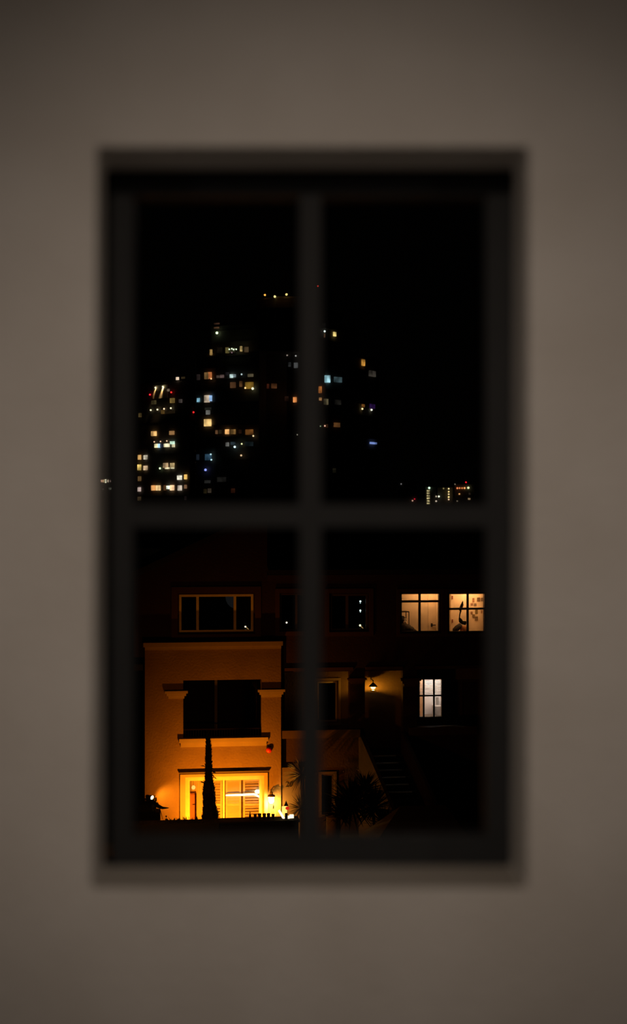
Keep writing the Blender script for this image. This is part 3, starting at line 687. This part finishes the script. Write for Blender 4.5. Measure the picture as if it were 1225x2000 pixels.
# lantern with a glass bell, leaning tube, box, ball, jar, glowing cube
glow_y = emat('lantern_yellow_glow', (1.0, 0.58, 0.12), 1.7); glow_w = emat('lantern_white_glow', (1.0, 0.80, 0.45), 2.2)
loc = (spot(534.5), WH+0.62, top)
t = Thing('glass_lantern', 'clear glass bell lantern behind the fifth small pot', 'lantern', loc)
mb = MB()
for s in (-1, 1): mb.tube([(loc[0]+s*0.075, loc[1], top-0.02), (loc[0]+s*0.085, loc[1], top+0.1), (loc[0]+s*0.06, loc[1], top+0.19), (loc[0], loc[1], top+0.235)], 0.012, 6)
t.part('bell', mb, glow_y); t.part('finial', MB().lathe((loc[0]+0.03, loc[1], top+0.23), [(0.015, 0), (0.018, 0.04), (0.012, 0.10), (0.004, 0.12)], 8), 'cabinet')
a, b = UV(545, 1583, WH+0.3), UV(555, 1596, WH+0.3)
single('tube_light', MB().tube([(a[0], WH+0.35, a[1]), (b[0], WH+0.3, b[1]-0.05)], 0.035, 10), glow_w, 'short white tube light leaning down towards the black jar', 'light', (b[0], WH+0.3, top))
r = rect(552, 562, 1577, 1592, WH+0.34); 
single('lantern_box', MB().box(r[0], r[1], WH+0.42, WH+0.52, top, r[3]), glow_y, 'yellow glowing lantern box behind the black jar', 'lantern', ((r[0]+r[1])/2, WH+0.47, top))
x, v = UV(561.5, 1578.5, WH+0.4); t = Thing('ball_ornament', 'red ball ornament on a stick above the yellow lantern box', 'ornament', (x, WH+0.4, top))
t.part('ball', MB().ball((x, WH+0.4, v), 0.055, 12, (1.1, 1, 0.9)), emat('red_glow_ball', (0.9, 0.03, 0.01), 0.75), smooth=True); t.part('stick', MB().tube([(x, WH+0.4, top), (x, WH+0.4, v)], 0.008, 6), 'black')
loc = (spot(559), WH+0.25, top)
single('jar', MB().lathe(loc, [(0.04, 0), (0.045, 0.01), (0.043, 0.15), (0.035, 0.165)], 12), 'black', 'black cylindrical jar in front of the yellow lantern box', 'jar', loc, smooth=True)
r = rect(562, 574, 1592, 1602, WH+0.3); t = Thing('cube_lantern', 'bright white cube lantern at the palm end of the garden wall', 'lantern', ((r[0]+r[1])/2, WH+0.35, top))
t.part('cube', MB().box(r[0]+0.06, r[1], WH+0.3, WH+0.4, top, r[3]), glow_w); t.part('tea_light', MB().lathe((r[0]+0.02, WH+0.3, top), [(0.045, 0), (0.05, 0.03), (0.04, 0.07), (0.01, 0.08)], 10), glow_w)
# pointed dark hat-like finial and leaves behind
x, v = UV(559, 1573, WH+0.55); single('garden_stake', MB().lathe((x, WH+0.55, top), [(0.008, 0), (0.008, v-top-0.02), (0.065, v-top-0.01), (0.03, v-top+0.07), (0.004, v-top+0.14)], 10), 'black',
       'dark garden stake with a pointed cap above the red ball', 'stake', (x, WH+0.55, top))
# cypress
cw = WH + 1.3
ctop = V(407, 1436, cw)
cu = U(409.5, cw)
cy = Thing('cypress_tree', 'slender black cypress silhouetted against the glowing garden door', 'tree', (cu, cw, GZ))
cy.part('trunk', MB().tube([(cu, cw, GZ), (cu, cw, GZ+2.0), (U(406.5, cw), cw, V(407, 1470, cw))], [0.07, 0.05, 0.01], 8), 'bark')
prof = [(1436, 405.5, 2.0), (1446, 406.5, 4.6), (1460, 407.5, 5.4), (1475, 407.5, 6.6), (1490, 407.8, 7.0), (1505, 407.5, 7.2), (1520, 408, 8.5), (1535, 408, 12), (1550, 408.3, 14), (1562, 409, 13.6), (1575, 409.5, 15.0), (1590, 411, 17.2), (1603, 410.5, 18.5), (1640, 410, 16), (1700, 410, 8)]
mb = MB(); n = 14; vs = []; rings = []
cs = []
for i in range(len(prof)-1):
    (ya, xa, ra), (yb, xb, rb) = prof[i], prof[i+1]
    for t in (0.0, 0.34, 0.67): cs.append((ya+(yb-ya)*t, xa+(xb-xa)*t, ra+(rb-ra)*t))
cs.append(prof[-1])
for y, x, r in cs:
    x0, v = UV(x, y, cw); rm = r * 43.0 / F * 0.88
    for k in range(n):
        a = 2*math.pi*k/n; q = rm * random.uniform(0.86, 1.10)
        vs.append((x0 + q*math.cos(a), cw + q*math.sin(a), v + random.uniform(-0.03, 0.03)))
m_ = len(cs)
mb.add(vs, [(i*n+k, i*n+(k+1) % n, (i+1)*n+(k+1) % n, (i+1)*n+k) for i in range(m_-1) for k in range(n)] + [tuple(range(n)), tuple(range((m_-1)*n, m_*n))])
for _ in range(1500):
    i = random.randrange(len(cs)); y, x, r = cs[i]
    if y > 1625: continue
    x0, v = UV(x, y, cw); rm = r * 43.0 / F * 0.86; a = random.uniform(0, 2*math.pi)
    mb.blade((x0+rm*math.cos(a), cw+rm*math.sin(a), v+random.uniform(-0.1, 0.1)), (math.cos(a)*0.45, math.sin(a)*0.45, 1), random.uniform(0.05, 0.09), 0.026, 0.0, 2)
for px, py, dx, dz in ((414, 1506, 0.8, -0.5), (413, 1512, 0.9, -0.9), (416, 1517, 0.9, -0.5), (398, 1530, -0.7, 0.6), (400, 1497, -1, 0.25), (412, 1502, 0.8, 0.1)):
    x0, v = UV(px, py, cw)
    for j in range(4): mb.blade((x0, cw, v), (dx+random.uniform(-.2, .2), random.uniform(-.4, .4), dz+random.uniform(-.25, .25)), random.uniform(0.10, 0.16), 0.05, 0.1, 2)
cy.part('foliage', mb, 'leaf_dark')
# black shrub in a square pot at the bay corner
sw = -1.9
s0_, s1_ = U(248, sw), U(313, sw); svt = V(280, 1584, sw)
sh = Thing('planter_shrub', 'black shrub in a tall square planter at the dark corner of the bay', 'shrub', ((s0_+s1_)/2, sw, GZ))
sh.part('planter', MB().box(s0_, s1_, sw-0.3, sw+0.3, GZ, svt), 'black')
mb = MB(); cx = U(283, sw); 
mb.ball((cx, sw, V(283, 1578, sw)), 0.36, 14, (1.0, 0.9, 0.6))
foliage_quads(mb, (cx, sw, V(283, 1574, sw)), 260, (0.36, 0.3, 0.22), 0.11)
def limb(pts, r): mb.tube([(UV(*q, sw)[0], sw, UV(*q, sw)[1]) for q in pts], r, 7)
limb([(285, 1560), (298, 1566), (310, 1575), (318, 1578), (330, 1578)], [0.05, 0.055, 0.06, 0.04, 0.01])
limb([(312, 1577), (315, 1590), (318, 1600)], [0.012, 0.01, 0.006]); limb([(296, 1569), (300, 1574)], [0.02, 0.01])
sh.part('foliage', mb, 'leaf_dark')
x, v = UV(325, 1601, WH+0.3)
tw = MB().tube([(x-0.05, WH+0.3, hv-0.05), (x-0.01, WH+0.3, v), (x+0.0, WH+0.3, v+0.1)], 0.006, 5); tw.ball((x, WH+0.3, v+0.01), 0.04, 8, (1.1, .6, .7)); tw.ball((x-0.005, WH+0.3, v+0.1), 0.03, 8, (0.9, .5, .8))
single('seedling', tw, 'leaf_dark', 'small twig with two round leaves sticking up from the hedge', 'plant', (x, WH+0.3, hv-0.05))

# spiky plants
def spiky(name, label, heads, w, mat, trunk):
    t = Thing(name, label, 'plant', (U(heads[0][0], w), w, GZ))
    for px, py, L, nb, wd in heads:
        x, v = UV(px, py, w)
        if trunk: t.part('trunk', MB().tube([(x+0.05, w+0.05, GZ), (x, w, v)], [0.10, 0.07], 9), 'bark')
        mb = MB()
        for k in range(nb):
            a = random.uniform(0, 2*math.pi); e = random.uniform(-0.75, 1.3)
            mb.blade((x, w, v), (math.cos(a)*math.cos(e), math.sin(a)*math.cos(e), math.sin(e)), L*random.uniform(0.8, 1.1), wd, random.uniform(0.0, 0.18))
        t.part('leaf_rosette', mb, mat)
    return t
spiky('yucca_plant', 'yucca with long narrow fan leaves beside the house numerals', [(590, 1512, 0.66, 190, 0.032), (588, 1578, 0.54, 130, 0.04)], -1.0, 'leaf', True)
spiky('agave_plant', 'big dark spiky plant below the porch stairs', [(686, 1570, 0.95, 240, 0.07), (714, 1545, 0.75, 130, 0.06), (662, 1590, 0.6, 110, 0.06), (730, 1580, 0.85, 150, 0.06), (752, 1612, 0.7, 100, 0.06)], -4.3, 'leaf_dark', False)
# round garden post lit from the side
x = U(651, WH); v = V(651, 1595, WH)
pst = Thing('garden_post', 'round pale concrete post with an orange glow on its bay-facing side', 'post', (x, WH, GZ))
pst.part('shaft', MB().lathe((x, WH, GZ), [(0.2, 0), (0.2, v-GZ-0.03), (0.185, v-GZ)], 32), 'concrete', smooth=False)
# low hipped shed in the dark below the stairs
sw2 = -6.6; a0, a1 = U(722, sw2), U(932, sw2); r0_, r1_ = U(795, sw2), U(885, sw2); ve, vr_ = V(827, 1660, sw2), V(827, 1588, sw2)
sd = Thing('garden_shed', 'very dark low shed with a hipped roof under the stairs', 'shed', ((a0+a1)/2, sw2, GZ))
sd.part('wall', MB().box(a0+0.2, a1-0.2, sw2+0.2, sw2+1.8, GZ, ve), 'stair')
sd.part('roof', MB().add([(a0, sw2, ve), (a1, sw2, ve), (a1, sw2+2, ve), (a0, sw2+2, ve), (r0_, sw2+1, vr_), (r1_, sw2+1, vr_)], [(3,2,1,0),(0,1,5,4),(1,2,5),(2,3,4,5),(3,0,4)]), pmat('shed_roof', (0.06, 0.045, 0.035), 0.9))

# ------------------------------------------------------------------ far towers
class Tower:
    def __init__(s, name, label, cat, poly, z1, mat='tower'):
        s.poly = [Vector((x, y)) for x, y in poly]       # counter-clockwise from above
        c = sum(s.poly, Vector((0, 0))) / len(poly)
        s.root = empty(name, (c.x, c.y, GZ)); tag(s.root, label, cat); s.loc = Vector((c.x, c.y, GZ)); s.mats = {}
    def part(s, name, mb, mat): return mb.build(name, mat, s.root, s.loc)
    def body(s, z0, z1, inset=0.0, floors=3.1, name='tower_block'):
        c = sum(s.poly, Vector((0, 0))) / len(s.poly)
        sc = lambda k: [((p.x-c.x)*k+c.x, (p.y-c.y)*k+c.y) for p in s.poly]
        mb = MB(); mb.vprism(sc(1-inset), z0, z1); s.part(name, mb, 'tower')
        mb = MB(); z = z0 + floors
        while z < z1 + 0.5: mb.vprism(sc((1-inset)*1.008), z-0.25, z); z += floors
        s.part('floor_bands', mb, 'tower')
        return sc(1-inset)
    def hit(s, px, poly=None):
        d = Vector(((px - 612.5) / F, 1.0)); best = None; P_ = [Vector(q) for q in (poly or s.poly)]
        for i in range(len(P_)):
            a, b = P_[i], P_[(i+1) % len(P_)]; e = b - a; den = d.x*e.y - d.y*e.x
            if abs(den) < 1e-9: continue
            t = (a.x*e.y - a.y*e.x) / den; q = (a.x*d.y - a.y*d.x) / den
            if t > 0 and -0.02 <= q <= 1.02 and (best is None or t < best[0]): best = (t, e.normalized(), d*t)
        return best
    def win(s, px, py, pw, ph, col, poly=None, k=1.25):
        pw *= 0.92; ph *= 0.92
        h = s.hit(px, poly)
        if h is None: h = (s.poly[0].y, Vector((1, 0)), Vector(((px-612.5)/F*s.poly[0].y, s.poly[0].y)))
        t, e, p = h; nrm = Vector((e.y, -e.x)); nrm = nrm if nrm.y < 0 else -nrm
        z = CAMZ - (py - 1000)/F*t; hw = pw/2*t/F / max(0.35, abs(e.x)); hh = ph/2*t/F
        a, b = p - e*hw + nrm*(0.02*t/100), p + e*hw + nrm*(0.02*t/100); off = nrm*0.4
        mb = MB(); q = [a, b, b+off, a+off]
        mb.add([(v.x, v.y, z-hh) for v in q] + [(v.x, v.y, z+hh) for v in q], [(0,3,2,1),(4,5,6,7),(0,1,5,4),(1,2,6,5),(2,3,7,6),(3,0,4,7)])
        c = srgb(*col); g_ = sum(c)/3; c = tuple(0.95*q + 0.05*g_ for q in c)
        m = emat('window_glow', c, k*(0.90 if max(col) > 150 else 0.5), 0.6, 0.4)
        s.part('lit_window', mb, m)
    def lamp(s, px, py, r, col, k=1.7, poly=None, name='lamp'):
        h = s.hit(px, poly)
        t, e, p = h if h else (s.poly[0].y, None, Vector(((px-612.5)/F*s.poly[0].y, s.poly[0].y)))
        t -= 0.9; z = CAMZ - (py - 1000)/F*t
        mb = MB().ball(((px-612.5)/F*t, t, z), r*0.88*t/F, 8)
        s.part(name, mb, emat('lamp_point', srgb(*col), k))
def at(px, y): return ((px - 612.5)/F*y, y)
def zt(py, y): return CAMZ - (py - 1000)/F*y

# tower with the roof terrace
ta = Tower('apartment_tower', 'narrower dark apartment tower with red beacons and a lit roof terrace', 'building',
           [at(266, 424), at(371, 410), at(381, 416), at(300, 445)], 0)
ta.body(GZ, zt(745, 415)); 
mb = MB(); q = [at(285, 426), at(345, 417), at(345, 424), at(288, 432)]
mb.vprism(q, zt(745, 415), zt(716, 418)); ta.part('roof_house', mb, 'tower')
for r in [(348,739.4,5,6,(200,175,150)), (359,738,7,4,(50,40,22)), (330,762,4,5,(130,110,90)), (302,786,9,8,(75,65,38)), (338,782.4,9,10,(130,105,50)), (354,783.4,6,7,(95,85,80)),
          (319.5,804.6,7,8,(95,70,30)), (333,805,22,6,(35,26,14)), (274.9,811,5,8,(105,85,45)), (302,847,11,10,(215,165,95)), (337,845.5,10,8,(150,110,65)), (307,870.7,8,8,(225,215,160)), (312,870.7,4,8,(150,190,215)),
          (317,870.7,5,7,(55,65,85)), (327,869.8,12,7,(215,205,165)), (338,864.8,9,6,(215,255,225)), (340,870.6,5,6,(200,190,150)), (273.8,893.2,6,10,(190,145,80)), (285.5,893.2,7,9,(195,185,160)),
          (273.3,912.9,7,12,(255,215,110)), (285.5,914,8,9,(225,190,145)), (324.8,909,10,10,(170,140,100)), (338,909,8,10,(175,150,100)), (328,914.5,9,3,(235,220,170)), (338,914,7,3,(225,215,170)), (352,933,9,9,(240,235,210)),
          (364,931.5,5,10,(235,185,90)), (273.8,935,6,10,(120,90,50)), (273.3,955.9,6,9,(165,145,135)), (273.3,974,6,8,(70,55,35)), (300.9,953,8,11,(190,130,70)), (310.4,953,9,11,(215,175,115)),
          (324,952.7,5,11,(120,80,45)), (329.5,952,6,7,(245,255,225)), (337.5,952.7,8,11,(235,190,140)), (352.4,953.2,8,11,(200,185,165)), (363.8,950.6,4,8,(130,95,65)), (363.5,973,3,8,(40,30,30))]:
    ta.win(*r)
for r in [(294.5,801,2,(235,225,180)), (307.5,800,2,(235,225,180)), (320.5,798.5,2,(230,200,160)), (333.8,797.2,2,(235,225,180)), (301.4,863,1.6,(220,180,140)), (313.6,862.2,1.6,(220,180,140)), (325.8,861.2,1.6,(220,180,140)),
          (312.5,914.8,2.3,(215,245,185)), (303.7,757.1,2,(255,240,190)), (318.2,755.3,2.1,(255,245,195))]:
    ta.lamp(*r)
for r in [(292.9,770.7,2,(255,40,50)), (334.5,766.2,2,(255,45,40)), (378.2,805.2,2,(255,40,40))]: ta.lamp(*r, name='red_beacon')
# terrace wall washed by two real spotlights
h = ta.hit(314); mb = MB()
e = h[1]; nrm = Vector((e.y, -e.x)); nrm = nrm if nrm.y < 0 else -nrm
a, b = ta.hit(300)[2] + nrm*0.25, ta.hit(328)[2] + nrm*0.25
mb.vprism([tuple(a), tuple(b), tuple(b - nrm*0.2), tuple(a - nrm*0.2)], zt(778, h[0]), zt(752, h[0])); ta.part('terrace_wall', mb, 'terrace')
for px, py in ((306, 755.5), (320.5, 753.5)):
    q = ta.hit(px)[2] + nrm*0.62
    light('SPOT', 'terrace_spotlight', (q.x, q.y, zt(py, h[0])), 2400.0, (1.0, 0.66, 0.28), 0.06, (q.x - nrm.x*0.36, q.y - nrm.y*0.36, zt(py, h[0]) - 2.2), spot_size=math.radians(66), spot_blend=0.8)

# the big stepped tower
tb = Tower('stepped_tower', 'broad dark stepped tower with a floodlit crown and scattered lit windows', 'building',
           [at(383, 386), at(422, 383), at(506, 378), at(520, 384), at(560, 386), at(636, 378), at(690, 384), at(742, 398), at(740, 425), at(560, 432), at(383, 425)], 0)
p1_ = tb.body(GZ, zt(690, 384))
tb2 = Tower('x', '', '', [at(413, 386), at(506, 379), at(636, 379), at(702, 392), at(695, 422), at(420, 422)], 0)
def sub(poly, z0, z1, name):
    mb = MB(); mb.vprism(poly, z0, z1); z = z0+3.1
    while z < z1: mb.vprism([((x-poly_c[0])*1.01+poly_c[0], (y-poly_c[1])*1.01+poly_c[1]) for x, y in poly], z-0.25, z); z += 3.1
    tb.part(name, mb, 'tower')
poly_c = at(555, 400)
t2 = [tuple(p) for p in tb2.poly]; bpy.data.objects.remove(tb2.root)
sub(t2, zt(690, 384), zt(638, 386), 'upper_block')
t3 = [at(470, 388), at(520, 381), at(622, 381), at(668, 392), at(655, 415), at(480, 415)]
sub(t3, zt(638, 386), zt(606, 386), 'crown_block')
t4 = [at(500, 390), at(540, 384), at(600, 384), at(636, 392), at(625, 410), at(510, 410)]
sub(t4, zt(606, 386), zt(581, 386), 'crown_block')
tb.part('mast', MB().tube([(*at(621.5, 395), zt(585, 395)), (*at(621.5, 395), zt(561, 395))], 0.15, 6), 'tower')
for r in [(413.4,688.3,4,12,(165,130,70)), (430.3,684.3,10,12,(25,20,12)), (445,684.3,7,12,(95,85,45)), (454,684,13,9,(60,58,40)), (472,681.4,4,11,(165,140,85)), (482.3,683,8,11,(70,55,35)),
          (388.6,736.9,6,12,(38,30,28)), (405,734,9,14,(120,90,50)), (410.5,733.5,8,14,(185,105,50)), (428,735.7,8,5,(80,65,55)), (434.9,735,7,6,(130,105,100)), (444.6,730,6,6,(40,38,40)), (453,734.6,6,7,(210,240,235)), (458.9,734,5,6,(150,170,175)),
          (490.3,733.4,11,6,(105,95,70)), (456,752.3,11,12,(80,52,30)), (471.4,750,5,12,(105,70,38)), (488,752.9,17,14,(140,105,30)), (388.6,781.4,5,8,(110,160,180)), (405.5,779.1,11,15,(195,175,150)), (412.6,778,5,12,(140,180,225)),
          (407.4,805.5,8,9,(105,105,100)), (407.4,798.5,13,5,(35,35,30)), (406.9,825.7,15,15,(215,175,105)), (424,844,4,8,(95,65,40)), (431,843.5,5,8,(40,32,18)), (444.6,843.4,8,10,(225,165,95)), (456,843.4,10,10,(150,110,55)),
          (470,843,5,8,(40,22,12)), (488,844,16,11,(115,70,25)), (445,868,6,8,(120,120,115)), (456,866,9,6,(40,52,58)), (487.4,867,17,9,(20,28,30)), (408,893,13,13,(45,75,95)), (387.4,893,5,12,(22,28,36)),
          (406.3,941,12,6,(50,50,48)), (433.7,936.6,18,10,(25,24,22)), (401.7,959.4,5,9,(50,42,22)), (410.3,958.3,6,9,(70,60,48)), (456,958.3,7,9,(60,28,14)),
          (567,712,4,9,(50,52,52)), (579.4,713.7,7,11,(90,92,92)), (523,754.5,4,10,(70,30,15)), (534.7,754,11,10,(85,50,25)), (560,779,9,10,(40,22,14)), (577.4,780.9,6,11,(205,125,60)),
          (635.4,740.3,4,15,(125,170,180)), (641,740.3,5,15,(140,185,195)), (659,741.7,16,11,(60,80,85)), (626.4,761.3,5,14,(205,120,45)), (626.8,779.5,4,6,(235,170,100)), (635.6,784.8,8,12,(95,85,60)), (659,785.8,12,10,(32,30,26)),
          (708,708.4,5.5,13,(195,135,45)), (725.7,730,14,12,(60,55,48)), (708,792.6,4,6,(120,75,25)), (725.7,793.6,10,9,(50,22,80)), (637.5,832,8,7,(90,55,30)), (657,830,12,9,(95,60,28)), (727.7,865.7,14,4,(90,110,165)), (652,919,5,9,(35,32,20))]:
    tb.win(*r)
for r in [(424.6,632.3,11,3,(70,45,32)), (424,640.3,10,3,(80,55,35)), (633.9,655,2.5,9,(110,80,55)), (652.3,652.7,4.5,9,(215,190,110)), (628,647,4,2,(90,75,60))]: tb.win(*r, poly=t2)
for r in [(448,682.2,1.7,(225,255,205)), (453,681,1.7,(225,255,205)), (456.5,682.6,1.8,(225,255,205)), (461.4,682.2,1.7,(225,255,205)), (453,688.6,1.3,(120,90,100)), (412.6,739.7,1.8,(225,175,120)), (472,731.1,2,(150,170,170)),
          (479.2,757.7,2.2,(230,185,120)), (493.7,758.9,2.8,(240,245,190)), (494.9,851.4,1.9,(230,200,150)), (458.6,872.8,2.6,(200,235,240)), (472.3,866.9,2,(200,205,150)), (471.2,889.5,2.2,(190,160,120)), (411.8,887.4,2,(150,185,190)),
          (412.9,898,2,(160,195,200)), (401.5,917.7,2.8,(130,145,240)), (561,694,1.7,(120,110,100)), (578,695,1.8,(150,150,145)), (708,798.5,2.2,(245,215,150)), (726,800.5,2.3,(235,235,205)), (625.8,832.4,1.6,(150,170,130)), (634.6,831.8,1.9,(215,165,140)),
          (581,849,1.4,(130,125,110))]:
    tb.lamp(*r)
for r in [(423.8,650.2,3,(225,255,200)), (634.2,647.1,2.3,(230,255,250))]: tb.lamp(*r, poly=t2)
for r in [(517.6,576.1,2.3,(255,170,70)), (536.9,579.2,2.6,(255,230,140)), (559.8,575.1,2.5,(255,215,120))]: tb.lamp(*r, poly=t4, name='crown_lamp')
tb.lamp(620.8, 558.8, 1.8, (255, 60, 50), name='red_beacon', poly=t4)
for px, py in ((536.9, 577), (559.8, 574)):
    light('POINT', 'crown_glow', (*at(px, 381.5), zt(py, 381.5)), 3.0, (1.0, 0.15, 0.03), 0.2)

# far low blocks
tc = Tower('distant_apartment_block', 'far low block with columns of tiny lights beyond the stepped tower', 'building',
           [at(831, 1670), at(927, 1670), at(927, 1720), at(831, 1720)], 0)
tc.part('block', MB().vprism([at(831, 1670), at(852, 1670), at(852, 1720), at(831, 1720)], GZ, zt(951, 1670)), 'tower')
tc.part('block', MB().vprism([at(855, 1672), at(885, 1672), at(885, 1720), at(855, 1720)], GZ, zt(952, 1670)), 'tower')
tc.part('block', MB().vprism([at(888, 1670), at(927, 1670), at(927, 1720), at(888, 1720)], GZ, zt(946, 1670)), 'tower')
tc.part('podium', MB().vprism([at(829, 1675), at(929, 1675), at(929, 1722), at(829, 1722)], GZ, zt(972, 1670)), 'tower')
for y in (958.4, 963.3, 968.4, 973.3, 978.5, 983.4): tc.win(836.7, y, 6, 3.2, (175, 160, 110))
for r in [(916.6,974.6,5,3.5,(165,135,95)), (917.5,964,4,4,(50,40,30))]: tc.win(*r)
for r in [(838.6,953,2.5,(210,255,215)), (852.3,969.7,2,(140,130,110)), (857.5,969.7,2.2,(220,225,195)), (852.2,979,2,(180,165,145)), (866.6,954,1.8,(110,100,60)), (876.7,954.5,1.9,(215,195,135)), (876.7,960.4,1.9,(220,190,120)), (876.7,965.3,1.9,(200,175,125)),
          (876.7,970.7,2,(235,205,130)), (876.7,975.6,1.9,(210,175,140)), (893.5,953.5,2.1,(215,120,75)), (898,953.3,1.9,(195,115,70)), (902.8,953.3,1.9,(190,110,60)), (907.7,953.2,2.2,(220,150,90)), (915,952.7,2.5,(235,240,170)), (889,945.7,1.5,(100,90,75)),
          (897.5,964.8,1.7,(200,145,85)), (893.3,978.8,1.5,(100,90,75))]: tc.lamp(*r, k=1.5)
tc.lamp(910.4, 942, 1.8, (230, 25, 35), name='red_beacon')
td = Tower('distant_office_block', 'tiny row of lights on a far block past the window frame edge', 'building',
           [at(192, 1500), at(224, 1500), at(224, 1540), at(192, 1540)], 0)
td.part('block', MB().vprism([at(192, 1500), at(224, 1500), at(224, 1540), at(192, 1540)], GZ, zt(934, 1500)), 'tower')
for r in [(198.5,939.6,4,5,(200,150,120)), (202.5,939.6,3,5,(240,200,140)), (206.4,939.7,3.4,7,(255,250,210)), (211,939.5,2.6,5,(190,170,140)), (215.7,939.5,3,4,(120,100,90)), (215.2,954.3,5,4,(110,110,95)), (201,955.5,3,3,(70,60,55))]: td.win(*r, k=1.5)
te = Tower('distant_kiosk', 'single faint grey light on a far low building beyond the dark roof', 'building',
           [at(778, 1200), at(816, 1200), at(816, 1220), at(778, 1220)], 0)
te.part('block', MB().vprism([at(778, 1200), at(816, 1200), at(816, 1220), at(778, 1220)], GZ, zt(940, 1200)), 'tower')
te.lamp(783.8, 945.3, 1.6, (85, 85, 85)); te.lamp(806, 978, 1.8, (170, 130, 110)); te.lamp(810, 974.8, 1.4, (190, 20, 45), name='red_beacon')
